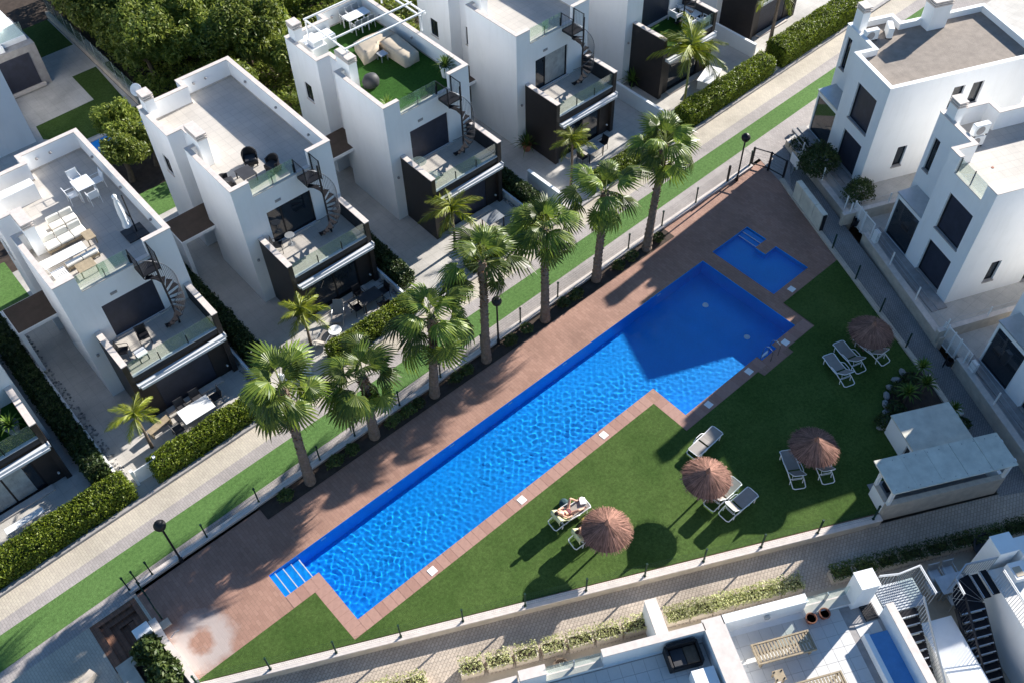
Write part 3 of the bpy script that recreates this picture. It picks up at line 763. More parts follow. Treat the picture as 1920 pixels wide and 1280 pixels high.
    P['spot'] = MB().lathe([(.04, 0), (.05, .02), (.05, .1)], 8).mesh("wall_light", 'white')
    # porch canopy over the side entrance
    P['canopy'] = MB().box(-1.95, .64, 3.74, 5.74, 2.74, 2.92).mesh("porch_roof", 'plaster')
    P['canopy_felt'] = MB().box(-1.9, .60, 3.79, 5.69, 2.922, 2.945).mesh("porch_roof_felt", 'porch')
    P['porchwall'] = MB().box(-1.93, -1.73, 3.78, 5.7, 0, 2.735).mesh("porch_side_wall", 'plaster')
    # spiral stair
    cx, cy, n, r = 4.05, -1.12, 15, .66
    m_ = MB(); m_.tube([(cx, cy, TER), (cx, cy, ROOF + 1.0)], .05, 8); P['pole'] = m_.mesh("central_pole", 'black')
    a0, tot = R(-185), R(325)
    for i in range(n):
        a = a0 + tot * i / (n - 1); da = tot / (n - 1) * .55; z = TER + (ROOF - TER) * (i + 1) / (n + 1)
        pts = [(cx + .05 * math.cos(a - da), cy + .05 * math.sin(a - da)), (cx + r * math.cos(a - da), cy + r * math.sin(a - da)),
               (cx + r * math.cos(a + da), cy + r * math.sin(a + da)), (cx + .05 * math.cos(a + da), cy + .05 * math.sin(a + da))]
        P['tread%d' % i] = MB().prism(pts, z - .03, z).mesh("tread", 'tread')
    rail = []
    m_ = MB()
    for i in range(6 * n + 1):
        a = a0 + tot * i / (6 * n); z = TER + (ROOF - TER) * (1 + (n - 1) * i / (6 * n)) / (n + 1)
        rail.append((cx + r * math.cos(a), cy + r * math.sin(a), z + .95))
        if i % 2 == 0 and i > 26: m_.tube([(cx + r * math.cos(a), cy + r * math.sin(a), z - .05), rail[-1]], .010, 4, cap=False)
    P['balusters'] = m_.mesh("balusters", 'darkrail')
    P['handrail'] = MB().tube(rail, .018, 5).mesh("handrail", 'darkrail')
    P['stringer'] = MB().tube([(p[0], p[1], p[2] - 1.0) for p in rail], .012, 4).mesh("stringer", 'black')
    m_ = MB().box(3.42, 4.32, -.86, -.03, ROOF - .03, ROOF + .02)
    for x in (3.42, 4.28): m_.box(x, x + .04, -.9, -.03, ROOF - .12, ROOF - .031)
    P['landing'] = m_.mesh("landing", 'black')
    m_ = MB()
    def grill(a, b):
        a = Vector(a); b = Vector(b); k = max(2, int((b - a).length / .11))
        for i in range(k + 1):
            p = a + (b - a) * i / k; m_.tube([(p.x, p.y, ROOF + .02), (p.x, p.y, ROOF + .98)], .009, 4, cap=False)
        m_.bar((*a, ROOF + .98), (*b, ROOF + .98), .035)
        for p in (a, b): m_.box(p.x - .025, p.x + .025, p.y - .025, p.y + .025, ROOF - .1, ROOF + 1.0)
    grill((3.45, -.84), (3.45, .1)); grill((4.30, -.84), (4.30, -.05))
    P['landing_rail'] = m_.mesh("landing_rail", 'black')
    return P
M['darkrail'] = plain('dark_grey_rail', (0.10, 0.105, 0.12), 0.4, 0.1, metal=0.3)
M['tread'] = plain("stair_tread", (0.018, 0.018, 0.022), 0.85, 0.2, spec=0.1)
HP = house_parts()

def house(label, x, y, roof='rooftile', terr='rooftile', upper='shutter', lower='shutter', porch=True, awning=True, box_only=False, inner_white=False):
    h = thing("house", label, "house", (x, y, 0), 0, "white houses in the row behind the green path")
    def part(key, name=None, loc=None, par=None, rz=0): return place(HP[key], name or HP[key].name.split('.')[0], par or h, loc, rz)
    wl = part('wall'); pp = part('parapet'); part('parapet_coping', par=pp); part('skirting', par=pp)
    part('floor_' + roof)
    f = part('door_frame', "terrace_door")
    if upper == 'shutter': part('shutter', par=f)
    else:
        part('pane', par=f)
        if upper == 'curtain': part('curtain', par=f)
    part('doorsill'); part('vent')
    for k in ('w1', 'w2', 'w3', 'w4', 'w5'):
        w = part(k + 'w'); part(k + 'f', par=w); part(k + 's', par=w)
    for k in ('c1', 'c2'): c = part(k); part(k + 'cap', par=c)
    for k in ('bl', 'br'): b = part(k); part(k + 'in', par=b); part(k + 'cop', par=b)
    part('terrace_slab'); part('nosing'); part('tfloor_' + terr)
    for i in range(3):
        part('gp', loc=(.9 + 1.415 * i, -2.56, TER + .05))
        if i: part('gpost', loc=(.9 + 1.415 * i - .007, -2.54, TER + .05))
    part('gp', loc=(1.0, .08, SILL + .04)); part('gp', loc=(2.2 - .18, .1, SILL + .04)); part('gpost', loc=(2.2, .12, SILL + .04)); part('gpost', loc=(3.4, .12, SILL + .04))
    if awning: a = part('awncase'); part('awnroll', par=a)
    part('front_wall'); s = part('slider_frame')
    if lower == 'shutter': part('slider_shutter', par=s)
    else:
        part('slider_pane', par=s)
        if lower == 'curtain': part('slider_curtain', par=s)
    part('doorstep'); part('spot', loc=(5.0, -2.46, .55), rz=0).rotation_euler = (R(90), 0, 0)
    for yy in (1.6, 4.6, 7.6):
        o = part('wall_lamp', loc=(5.34, yy, 7.2)); o.rotation_euler = (0, R(-90), 0)
    for xx in (.24, 3.9):
        o = part('wall_lamp', loc=(xx if xx > 1 else 3.2, 9.38, 7.2)); o.rotation_euler = (R(90), 0, 0)
    o = part('wall_lamp', loc=(.3, -.004, 3.0)); o.rotation_euler = (R(90), 0, 0)
    if porch:
        c = part('canopy'); part('canopy_felt', par=c); part('porchwall')
    st = bpy.data.objects.new("spiral_staircase", None); COL.objects.link(st); st.parent = h; st.empty_display_size = .3
    for k in ('pole', 'handrail', 'stringer', 'landing'): part(k, par=st)
    stuff(part('landing_rail', par=st))
    stuff(part('balusters', par=st))
    for i in range(15): part('tread%d' % i, par=st)
    return h
A = [(-9.45, 12.85), (-.6, 13.1), (8.18, 13.33), (17.14, 13.57), (26.28, 13.8), (35.35, 14.02), (44.5, 14.25)]
house("white house cut off by the left edge, potted palm on its turf terrace", *A[0], terr='roof_turf', upper='shutter', lower='curtain')
house("white house with a parasol, dining table and pale sofas on its roof terrace", *A[1])
house("white house with three black rattan chairs round a low table on its roof terrace", *A[2], upper='glass', lower='glass')
house("white house with green turf and a white pergola frame on its roof", *A[3], roof='roof_turf')
house("white house with a bare roof terrace and pale curtains behind its upper door", *A[4], upper='curtain', lower='glass')
house("white house with bright turf and white armchairs on its front terrace", *A[5], terr='roof_turf', lower='glass')
house("white house cut off by the top edge, farthest along the green path", *A[6])

# parapet-line extras on the left house: white inner terrace walls
# ------------------------------------------------------------------ right-hand houses
RY = R(-22.9)
RPLAN = [(0, 0), (9.4, 0), (9.4, 5.2), (4.0, 5.2), (4.0, 6.05), (1.15, 6.05), (1.15, 3.5), (0, 3.5)]
def rhouse(label, x, y, flat):
    h = thing("house", label, "house", (x, y, 0), RY, "white houses along the grey side path")
    n = len(RPLAN); top = 6.9 if flat else 7.62
    mb = MB()
    W_ = {7: [(1.0, 2.8, 3.42, 5.7), (1.0, 2.8, .45, 2.62)], 5: [(.3, .75, 4.3, 6.3)], 0: [(5.4, 6.1, 4.6, 6.0), (4.2, 4.9, 4.6, 6.0), (1.9, 2.5, 1.2, 2.6), (4.6, 6.0, .3, 2.4)]}
    for i in range(n): holed_wall(mb, RPLAN[i], RPLAN[(i + 1) % n], 0, 6.55, W_.get(i, []), 0, .2)
    mb.build("wall", 'plaster', h)
    P2 = [(0, 0), (9.4, 0), (9.4, 5.2), (4.0, 5.2), (4.0, 6.05), (1.15, 6.05), (1.15, 3.5), (0, 3.5)]
    tops = [top] * len(P2)
    if not flat:
        P2 = P2[:8] + [(0, 2.75), (0, .7)]; tops = [top] * 10; tops[8] = 6.72
    pp = ring(MB(), P2, 0, .2, 6.55, tops).build("parapet", 'plaster', h)
    ring(MB(), P2, -.025, .225, [t + .001 for t in tops], [t + .045 for t in tops]).build("parapet_coping", 'white' if flat else 'coping', pp)
    mb = MB(); mb.add([(px_, py_, 6.56) for px_, py_ in offset(RPLAN, .19)], [tuple(range(n))])
    mb.build("roof_floor", 'gravel' if flat else 'rooftile', h)
    def opening(a, b, z0, z1, mat, name, sill=True):
        a = Vector(a); b = Vector(b); d = (b - a).normalized(); n_ = Vector((-d.y, d.x))
        q = [a + n_ * .14, b + n_ * .14, b + n_ * .19, a + n_ * .19]
        w = MB().hexa([(p.x, p.y, z0) for p in q], [(p.x, p.y, z1) for p in q]).build(name, mat, h)
        m_ = MB()
        for u0, u1, h0, h1 in ((0, 1, z0, z0 + .05), (0, 1, z1 - .05, z1), (0, .04, z0 + .05, z1 - .05), (.96, 1, z0 + .05, z1 - .05)):
            A_ = a + (b - a) * u0; B_ = a + (b - a) * u1
            q = [A_ + n_ * .10, B_ + n_ * .10, B_ + n_ * .139, A_ + n_ * .139]
            m_.hexa([(p.x, p.y, h0) for p in q], [(p.x, p.y, h1) for p in q])
        m_.build("frame", 'black', w)
        if sill:
            q = [a - n_ * .06 - d * .03, b - n_ * .06 + d * .03, b + n_ * .1 + d * .03, a + n_ * .1 - d * .03]
            MB().hexa([(p.x, p.y, z0 - .06) for p in q], [(p.x, p.y, z0 + .02) for p in q]).build("sill", 'kerb', w)
    opening((0, 2.5), (0, .7), 3.42, 5.7, 'shutter', "window"); opening((0, 2.5), (0, .7), .45, 2.62, 'shutter', "window")
    opening((1.15, 5.75), (1.15, 5.3), 4.3, 6.3, 'window', "window")
    for a_, b_, z0, z1 in ((5.4, 6.1, 4.6, 6.0), (4.2, 4.9, 4.6, 6.0), (1.9, 2.5, 1.2, 2.6), (4.6, 6.0, .3, 2.4)):
        opening((a_, 0), (b_, 0), z0, z1, 'window', "window")
    # glazed bay beside the main block
    mb = MB()
    for a_, b_, c_, d_ in ((3.505, 5.6, 2.78, 3.05), (3.505, 5.6, 0, .3), (3.505, 3.6, .3, 2.78), (5.48, 5.6, .3, 2.78)): mb.box(.05, .17, a_, b_, c_, d_)
    mb.box(.17, 1.145, 5.46, 5.6, 0, 3.05)
    bay = mb.build("bay_frame", 'white', h)
    MB().box(.10, .13, 3.6, 5.48, .3, 2.78).build("bay_pane", 'window', bay)
    MB().hexa([(.0, 3.505, 3.055), (1.145, 3.505, 3.055), (1.145, 5.65, 3.055), (.0, 5.65, 3.055)], [(.0, 3.505, 3.12), (1.145, 3.505, 3.22), (1.145, 5.65, 3.22), (.0, 5.65, 3.12)]).build("bay_roof", 'galv', h)
    # plinth steps along the foot
    for i, s in enumerate((.34, .30)):
        MB().box(-.55 - .35 * i, -.004 if i == 0 else -.556, -.3, 5.9, .1, s).build("plinth_step", 'kerb', h)
    # chimneys
    ch = [(1.28, 1.75, 5.2, 5.85)] + ([(5.2, 6.35, 4.35, 5.15)] if flat else [])
    for x0, x1, y0, y1 in ch:
        z1 = 8.0 if flat else 8.35
        c = MB().box(x0, x1, y0, y1, 6.57, z1).build("chimney", 'plaster', h)
        m_ = MB()
        for z in (z1 + .001, z1 + .12, z1 + .24): m_.box(x0 - .03, x1 + .03, y0 - .03, y1 + .03, z, z + .075)
        m_.box(x0 + .05, x1 - .05, y0 + .05, y1 - .05, z1 + .076, z1 + .24)
        m_.build("chimney_cap", 'coping', c)
    if not flat:
        for b0 in (.72, 1.72):
            q = MB().box(.06, .075, b0, b0 + .98, 6.77, 7.6).build("glass_panel", 'glass', h)
            MB().box(.08, .13, b0 + .96, b0 + 1.0, 6.77, 7.62).build("glass_clamp", 'black', h)
        MB().lathe([(.07, 6.562), (.07, 6.575)], 10, c=(2.1, 2.6)).build("roof_drain", 'terrapot', h)
    return h
rhouse("white house with a flat gravel roof and two air conditioners beside its chimney", 38.03, -2.17, True)
rhouse("white house with a tiled roof terrace, below the one with the gravel roof", 33.87, -10.44, False)
rhouse("white house cut off by the right edge, with a large dark glazed bay", 29.74, -18.72, False)
def rloc(x, y, a, b): return (x + a * math.cos(RY) - b * math.sin(RY), y + a * math.sin(RY) + b * math.cos(RY))
for (ox, oy, b0, lab) in ((33.87, -10.44, -1.9, "low beige wall between the tiled-roof house and the lowest right-hand house"), (33.87, -10.44, 6.9, "low beige wall between the gravel-roofed house and the tiled-roof house")):
    t = thing("plot_wall", lab, "wall", (*rloc(ox, oy, 0, b0), 0), RY, "low walls between the right-hand plots")
    MB().box(-1.9, 12, -.1, .1, .2, 1.0).build("wall", 'concrete', t); MB().box(-1.92, 12, -.13, .13, 1.001, 1.05).build("coping", 'coping', t)
    for q in range(5): MB().box(-1.5 + 2.4 * q, -1.45 + 2.4 * q, -.03, .03, 1.051, 1.7).build("post", 'white', t)
    for z in (1.3, 1.65): MB().bar((-1.9, 0, z), (12, 0, z), .014).build("wire", 'galv', t)
def ac_unit(label, p, z, rz):
    t = thing("air_conditioner", label, "air conditioner", (*p, z), rz)
    MB().box(-.42, .42, -.16, .16, .06, .66).build("casing", 'white', t, bevel=.02)
    MB().box(-.36, -.3, -.18, .18, 0, .06).box(.3, .36, -.18, .18, 0, .06).build("foot", 'black', t)
    m_ = MB().lathe([(.24, 0), (.24, .01), (.05, .02)], 16)
    o = m_.build("fan_grille", 'kerb', t, (-.1, -.162, .36)); o.rotation_euler = (R(90), 0, 0)
ac_unit("white air conditioner nearest the corner of the gravel roof", rloc(38.03, -2.17, 1.75, 4.7), 6.57, RY)
ac_unit("white air conditioner with its dark fan side showing, next to the wide chimney", rloc(38.03, -2.17, 2.95, 4.75), 6.57, RY + R(65))
ac_unit("upper of the two white air conditioners stacked on the tiled roof terrace", rloc(33.87, -10.44, 2.2, 4.3), 7.26, RY)
ac_unit("lower of the two white air conditioners stacked on the tiled roof terrace", rloc(33.87, -10.44, 2.2, 4.3), 6.57, RY)

# ================================================================== vegetation
ORD = ['first', 'second', 'third', 'fourth', 'fifth', 'sixth', 'seventh', 'eighth', 'ninth', 'tenth', 'eleventh', 'twelfth', 'thirteenth', 'fourteenth', 'fifteenth', 'sixteenth', 'seventeenth', 'eighteenth']
def fan_leaf(seed):
    """washingtonia leaf: stalk along +x, pleated fan fused to mid-length, split drooping tips"""
    r = random.Random(seed); mb = MB(); L = 1.0 + .5 * r.random(); bend = r.uniform(.35, .75)
    st = [(0, 0, 0), (.35 * L, 0, .05), (.7 * L, 0, .05), (L, 0, 0)]
    mb.tube(st, [.034, .025, .02, .015], 4, 1)
    n = 22; base = Vector((L, 0, 0)); fr = .92 + .12 * r.random(); fold = r.uniform(.12, .34)
    def P(a, q):
        x, y = q * math.cos(a), q * math.sin(a)
        return base + Vector((x, y, -bend * max(0, x + .12) ** 2 * .8 - fold * abs(y) - .10 * q * q))
    A_ = [R(-128 + 256 * i / n) for i in range(n + 1)]
    for i in range(n):
        a0, a1 = A_[i], A_[i + 1]; am = (a0 + a1) / 2; ln = fr * (.66 + .34 * math.cos(am * .62)) * r.uniform(.9, 1.06)
        q = ln * .56; up = Vector((0, 0, .03))
        b0, b1, bm = P(a0, q), P(a1, q), P(am, q) + up
        c0, c1 = P(a0 * .7 + am * .3, ln * .8) , P(a1 * .7 + am * .3, ln * .8)
        sag = Vector((0, 0, -.05 - .10 * r.random())); tip = P(am + r.uniform(-.05, .05), ln * 1.02) + Vector((0, 0, -.16 - .38 * r.random()))
        mb.add([base, b0, bm, b1, c0 + sag, c1 + sag, tip], [(0, 1, 2), (0, 2, 3), (1, 4, 5, 2), (2, 5, 3), (4, 6, 5)], 0)
    return mb.mesh("frond", ['fan', 'petiole'])
FANS = [fan_leaf(i) for i in range(8)]
def fan_palm(label, x, y, tx, ty, h, seed):
    r = random.Random(seed)
    t = thing("fan_palm", label, "palm tree", (x, y, 0), 0, "fan palms in the bed behind the pool")
    pts = []; rs = []; n = 44
    for i in range(n + 1):
        f = i / n; c = f * f * (3 - 2 * f) * .5 + f * .5
        pts.append(((tx - x) * c, (ty - y) * c, h * f))
        rs.append((.07 * (1 - f) ** 4 + .175 + .02 * (1 - f)) * (1 + (.09 if i % 2 else -.05)) * r.uniform(.95, 1.06) * (1.25 if .86 < f < .97 else 1))
    MB().tube(pts, rs, 11).build("trunk", 'trunk', t)
    mb = MB()
    for i in range(130):                                   # stubs of old leaf bases
        f = .35 + .64 * r.random() ** .7; a = r.uniform(0, 6.28); k = int(f * n); p = Vector(pts[k]); q = rs[k]
        d = Vector((math.cos(a), math.sin(a), 0)); s = Vector((-d.y, d.x, 0)) * .035
        b = p + d * q * .85; e = p + d * (q + .05 + .05 * f) + Vector((0, 0, .11))
        mb.add([b - s, b + s, e, b + Vector((0, 0, .09))], [(0, 1, 2), (0, 2, 3), (1, 3, 2)])
    stuff(mb.build("old_leaf_bases", 'boots', t))
    top = Vector(pts[-1]); m = 19 + r.randrange(5)
    for i in range(m):
        f = i / (m - 1); az = i * 2.39996 + r.uniform(-.5, .5)
        el = R(80 - 128 * f ** .95 + r.uniform(-16, 16)); sc = (.66 + .24 * min(1, f * 2.5)) * r.uniform(.82, 1.12)
        o = place(FANS[r.randrange(8)], "frond", t)
        pitch = el
        mt = Matrix.Rotation(az, 4, 'Z') @ Matrix.Rotation(-pitch, 4, 'Y') @ Matrix.Rotation(r.uniform(-.45, .45), 4, 'X') @ Matrix.Scale(sc, 4)
        o.matrix_local = Matrix.Translation(top + Vector((0, 0, -.35 * f + .1))) @ mt
PALMS = [(3.85, 2.62, 4.15, 3.05, 6.5), (7.47, 2.68, 7.32, 2.2, 5.2), (11.03, 2.67, 11.2, 2.35, 5.9), (14.28, 2.64, 14.62, 2.95, 6.5), (18.21, 2.61, 18.3, 2.83, 6.3), (22.1, 2.85, 22.25, 2.8, 6.1), (25.73, 2.63, 26.65, 3.05, 6.5)]
for i, p in enumerate(PALMS):
    fan_palm(["fan palm nearest the brown steps, at the left end of the poolside row", "second fan palm of the poolside row from the brown steps, the shortest one",
              "third fan palm of the poolside row from the brown steps", "fourth fan palm of the row, next to the middle street lamp",
              "fifth fan palm of the poolside row from the brown steps", "sixth fan palm of the row, second from the gate end",
              "tallest leaning fan palm at the gate end of the poolside row"][i], *p, 100 + i)

def feather_leaf(seed, L=1.55, nl=40):
    r = random.Random(seed); mb = MB(); pts = []
    for i in range(9):
        f = i / 8; pts.append(Vector((L * f * (1 - .12 * f * f), 0, L * (.80 * f - 1.25 * f * f))))
    mb.tube(pts, [.02 * (1 - .8 * i / 8) + .003 for i in range(9)], 4, 1)
    for i in range(nl):
        f = .14 + .86 * i / (nl - 1); k = min(7, int(f * 8)); p = pts[k].lerp(pts[k + 1], f * 8 - k); tg = (pts[k + 1] - pts[k]).normalized()
        for s in (-1, 1):
            ln = .46 * (math.sin(math.pi * (f * .85 + .12)) ** .7) * r.uniform(.85, 1.1)
            d = (tg * .8 + Vector((0, s * r.uniform(.35, .9), r.uniform(-.5, .35)))).normalized(); e = p + d * ln + Vector((0, 0, -.22 * ln / .4)); w = tg * .024
            mb.add([p - w, p + w, p.lerp(e, .6) + w, e], [(0, 1, 2, 3)], 0)
    return mb.mesh("frond", ['feather', 'petiole'])
FEATH = [feather_leaf(50 + i) for i in range(4)]
def feather_palm(label, x, y, h, seed, n=11, s=1.0):
    r = random.Random(seed)
    t = thing("feather_palm", label, "palm tree", (x, y, 0), 0, "young yellow feather palms in the front gardens")
    MB().tube([(0, 0, 0), (.03, .0, h * .5), (0.02, .05, h)], [.09, .065, .06], 8).build("trunk", 'petiole' if s > 1.1 else 'bark', t)
    for i in range(n):
        f = i / (n - 1); o = place(FEATH[r.randrange(4)], "frond", t)
        o.matrix_local = Matrix.Translation((.02, .05, h - .05)) @ Matrix.Rotation(i * 2.4 + r.uniform(-.3, .3), 4, 'Z') @ Matrix.Rotation(-R(78 - 62 * f + r.uniform(-8, 8)), 4, 'Y') @ Matrix.Scale(s * r.uniform(.8, 1.1), 4)
FL = ["front garden of the house with the parasol", "front garden of the house with rattan chairs", "front garden of the turf-roofed house",
      "front garden of the bare-roofed house", "front garden of the house with white armchairs"]
for i, (x, y, h, s) in enumerate(((-.6, 9.15, 2.3, .85), (8.35, 9.35, 2.2, .95), (18.0, 9.65, 2.6, 1.1), (26.2, 9.1, 3.1, .9), (36.9, 10.0, 3.3, 1.65))):
    feather_palm("young yellowish feather palm in the " + FL[i], x, y, h, 200 + i, 13 if i < 4 else 16, s)
t = thing("ringed_palm_trunk", "tall grey palm trunk cut off by the top edge above the hedge gap", "palm tree", (45.0, 9.9, 0))
MB().tube([(0, 0, 0), (.05, .02, 2.0), (.15, .1, 4.4)], [.16, .11, .10], 9).build("trunk", 'trunk', t)
for i in range(10):
    o = place(FEATH[i % 4], "frond", t); o.matrix_local = Matrix.Translation((.15, .1, 4.4)) @ Matrix.Rotation(i * 2.4, 4, 'Z') @ Matrix.Rotation(-R(65 - 8 * i), 4, 'Y') @ Matrix.Scale(1.2, 4)

def box_cloud(lx, ly, lz, dens, size, rough=.12, seed=1.0):
    """leaves over the top and sides of a clipped hedge"""
    P_, N_ = [], []
    for (a, b, area) in (('top', None, lx * ly), ('front', 0, lx * lz), ('back', 1, lx * lz), ('l', 0, ly * lz), ('r', 1, ly * lz)):
        k = int(area * dens); u = RNG.uniform(0, 1, (k, 2)); p = np.zeros((k, 3)); n = np.zeros((k, 3))
        if a == 'top': p[:, 0] = u[:, 0] * lx; p[:, 1] = u[:, 1] * ly; p[:, 2] = lz; n[:, 2] = 1
        elif a in ('front', 'back'): p[:, 0] = u[:, 0] * lx; p[:, 1] = ly * b; p[:, 2] = u[:, 1] * lz; n[:, 1] = 2 * b - 1; n[:, 2] = .4
        else: p[:, 0] = lx * b; p[:, 1] = u[:, 0] * ly; p[:, 2] = u[:, 1] * lz; n[:, 0] = 2 * b - 1; n[:, 2] = .4
        P_.append(p); N_.append(n)
    p = np.concatenate(P_); n = np.concatenate(N_)
    f = fbm(p * 1.4, seed) * rough + RNG.normal(0, rough * .45, len(p))
    p = p + n * f[:, None]
    # round the arrises
    ex = np.minimum(np.minimum(p[:, 0], lx - p[:, 0]), np.minimum(p[:, 1], ly - p[:, 1])); up = p[:, 2] > lz * .8
    p[:, 2] -= np.where(up, np.clip(.18 - ex, 0, .3) * .8, 0)
    return p, n
def hedge(label, x, y, lx, ly, lz, rz=0, mat='hedge', dens=620, size=.055, seed=1.0, group="clipped garden hedges along the green path", cat="hedge"):
    t = thing("hedge", label, cat, (x, y, 0), rz, group)
    MB().box(.12, lx - .12, .12, ly - .12, 0, lz - .14).build("branches", 'hedge_core', t)
    p, n = box_cloud(lx, ly, lz, dens, size, seed=seed)
    stuff(place(quads_mesh("foliage", leaf_cloud(p, n, size), [mat]), "foliage", t))
    return t
PR = math.atan(.0225)
def khedge(label, x0, x1, w, h, seed, back=.28): return hedge(label, x0, kb(x0) + back, x1 - x0, w, h, PR, seed=seed)
khedge("long clipped hedge in front of the house at the left edge", -12.5, -2.35, 1.15, 1.25, 1.1)
khedge("clipped hedge in front of the white table of the parasol house", -1.2, 5.1, .95, 1.1, 2.3)
khedge("clipped hedge in front of the sun chairs of the rattan-chair house", 8.6, 14.1, .85, 1.0, 3.7)
khedge("low clipped hedge behind the fourth and fifth fan palms", 17.6, 23.2, .85, 1.0, 4.1)
khedge("clipped hedge in front of the bare-roofed house, behind the sixth fan palm", 27.4, 33.6, .8, 1.0, 5.2)
khedge("tall clipped hedge below the terrace with white armchairs", 34.9, 43.3, 1.2, 1.35, 6.6)
khedge("tall clipped hedge at the top edge, beyond the grey palm trunk", 44.3, 53.0, 1.5, 1.5, 7.9)
# dark planting strips between the houses
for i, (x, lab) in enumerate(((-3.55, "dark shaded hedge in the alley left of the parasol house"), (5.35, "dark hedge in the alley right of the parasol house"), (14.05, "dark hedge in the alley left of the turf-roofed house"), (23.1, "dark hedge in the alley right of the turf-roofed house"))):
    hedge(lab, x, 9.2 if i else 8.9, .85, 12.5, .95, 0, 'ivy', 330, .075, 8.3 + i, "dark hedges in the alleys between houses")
    t = thing("alley_wall", "low whitish wall with a pebble strip beside the " + lab.split("dark ", 1)[1].replace("shaded ", ""), "wall", (x + 1.0 if i < 1 else x - .28, 8.2, 0), 0, "low walls in the alleys between houses")
    MB().box(-.06, .06, 0, 13.5, 0, .45).build("wall", 'plaster', t)
    for j in range(6): MB().box(-.02, .02, -.02, .02, .45, .62).build("post", 'galv', t, (0, 1 + 2.3 * j, 0))
    mb = MB(); rr = random.Random(i)
    for j in range(260):
        a, b, q = rr.uniform(.1, .42) * (1 if i < 1 else -1) + (0 if i < 1 else .55) * 0, rr.uniform(0, 12), rr.uniform(.03, .08)
        a = abs(a) if i < 1 else -abs(a) * .5 - .06
        mb.lathe([(q * .6, .02), (q, .03 + q * .3), (q * .5, .03 + q * .8)], 5, c=(a, b))
    stuff(mb.build("pebbles", 'pebble', t))

def tree(label, x, y, h, rad, seed, mat='tree', n=16000, size=.10, base=0.0, group="trees behind the white houses", flat=.75, droop=.8):
    rng = np.random.default_rng(seed); r = random.Random(seed)
    t = thing("broadleaf_tree", label, "tree", (x, y, base), 0, group)
    ch = h - rad * flat
    tr = MB().tube([(0, 0, 0), (.1, .05, ch * .4), (0, .1, ch * .8)], [.22, .16, .11], 8)
    tr.build("trunk", 'bark', t)
    mb = MB(); cl = []
    for i in range(26):
        a = r.uniform(0, 6.28); e = math.asin(r.uniform(-.25, .98)); q = rad * r.uniform(.45, .92)
        c = Vector((q * math.cos(a) * math.cos(e), q * math.sin(a) * math.cos(e), ch + q * math.sin(e) * flat)); cl.append((c, rad * r.uniform(.24, .42)))
        if i < 9: mb.tube([(0, .1, ch * .7), tuple(Vector((0, .1, ch * .8)).lerp(c, .5) + Vector((0, 0, .1))), tuple(c)], [.08, .05, .02], 5)
    mb.build("limbs", 'bark', t)
    k = n // 26; P_ = []; N_ = []
    for c, q in cl:
        d = rng.normal(0, 1, (k, 3)); d /= np.linalg.norm(d, axis=1, keepdims=True)
        rr = q * rng.uniform(.35, 1.0, (k, 1)) ** .5
        p = np.array(c)[None] + d * rr * (1 + .25 * fbm(d * 2.2, seed)[:, None]); P_.append(p); N_.append(d * .6 + np.array([0, 0, .5]))
    p = np.concatenate(P_); nn = np.concatenate(N_)
    stuff(place(quads_mesh("crown", leaf_cloud(p, nn, size, .36, droop, .7, rng), [mat]), "crown", t))
for i, (x, y, h, q, lab) in enumerate(((13.6, 46.5, 6.0, 3.2, "leafy tree at the top edge beyond the glass garden fence"), (14.3, 40.5, 6.2, 3.4, "yellowish green tree just behind the glass garden fence"),
        (14.5, 34.8, 5.6, 2.9, "dark tree above the satellite dish of the rattan-chair house"), (19.5, 43.0, 6.6, 3.6, "big tree at the top edge, second from the garden fence"),
        (19.3, 37.2, 6.4, 3.4, "big spreading tree behind the roof of the rattan-chair house"), (18.3, 31.0, 5.4, 2.6, "dark tree in the gap between the rattan-chair and turf-roofed houses"),
        (24.3, 39.0, 6.0, 3.0, "tree at the top edge left of the white pergola"), (22.3, 33.8, 5.5, 2.6, "tree close behind the left corner of the turf-roofed house"),
        (15.2, 27.6, 4.0, 1.6, "small dark tree beside the rear wall of the rattan-chair house"), (29.5, 36.0, 5.0, 2.4, "tree behind the pergola of the turf-roofed house"),
        (16.6, 45.0, 5.6, 2.8, "tree filling the gap between the two trees at the top edge"), (16.6, 37.6, 5.4, 2.7, "lower tree between the dish tree and the big spreading tree"), (17.0, 33.4, 4.8, 2.3, "low tree just behind the rear parapet of the rattan-chair house"),
        (21.9, 40.3, 5.8, 2.9, "tree at the top edge, third from the garden fence"), (21.6, 36.0, 5.2, 2.4, "tree between the big spreading tree and the turf-roofed house"), (20.4, 32.3, 4.6, 2.0, "low dark tree left of the turf-roofed house's rear chimney"),
        (19.6, 28.3, 3.6, 1.5, "shrubby dark tree against the side of the turf-roofed house"), (27.0, 41.0, 6.0, 3.0, "tree at the top edge directly left of the pergola corner"), (13.2, 37.6, 4.8, 2.0, "leafy tree leaning over the middle of the glass garden fence"),
        (12.9, 43.6, 5.0, 2.1, "leafy tree leaning over the far part of the glass garden fence"), (13.0, 34.2, 4.0, 1.5, "leafy tree leaning over the near end of the glass garden fence"))):
    tree(lab, x, y, h, q, 300 + i, n=int(2700 * q * q ** .7), size=.16)
for i, (x, y, h, q, lab) in enumerate(((8.7, 29.5, 3.4, 1.5, "bushy tree by the small blue pool between two houses"), (7.5, 27.0, 3.0, 1.35, "dark bushy tree in the gap behind the parasol house"), (9.3, 27.3, 2.8, 1.2, "lower bush against the rear of the rattan-chair house"))):
    tree(lab, x, y, h, q, 340 + i, n=7000, size=.11, group="bushy trees in the gap behind the parasol house")

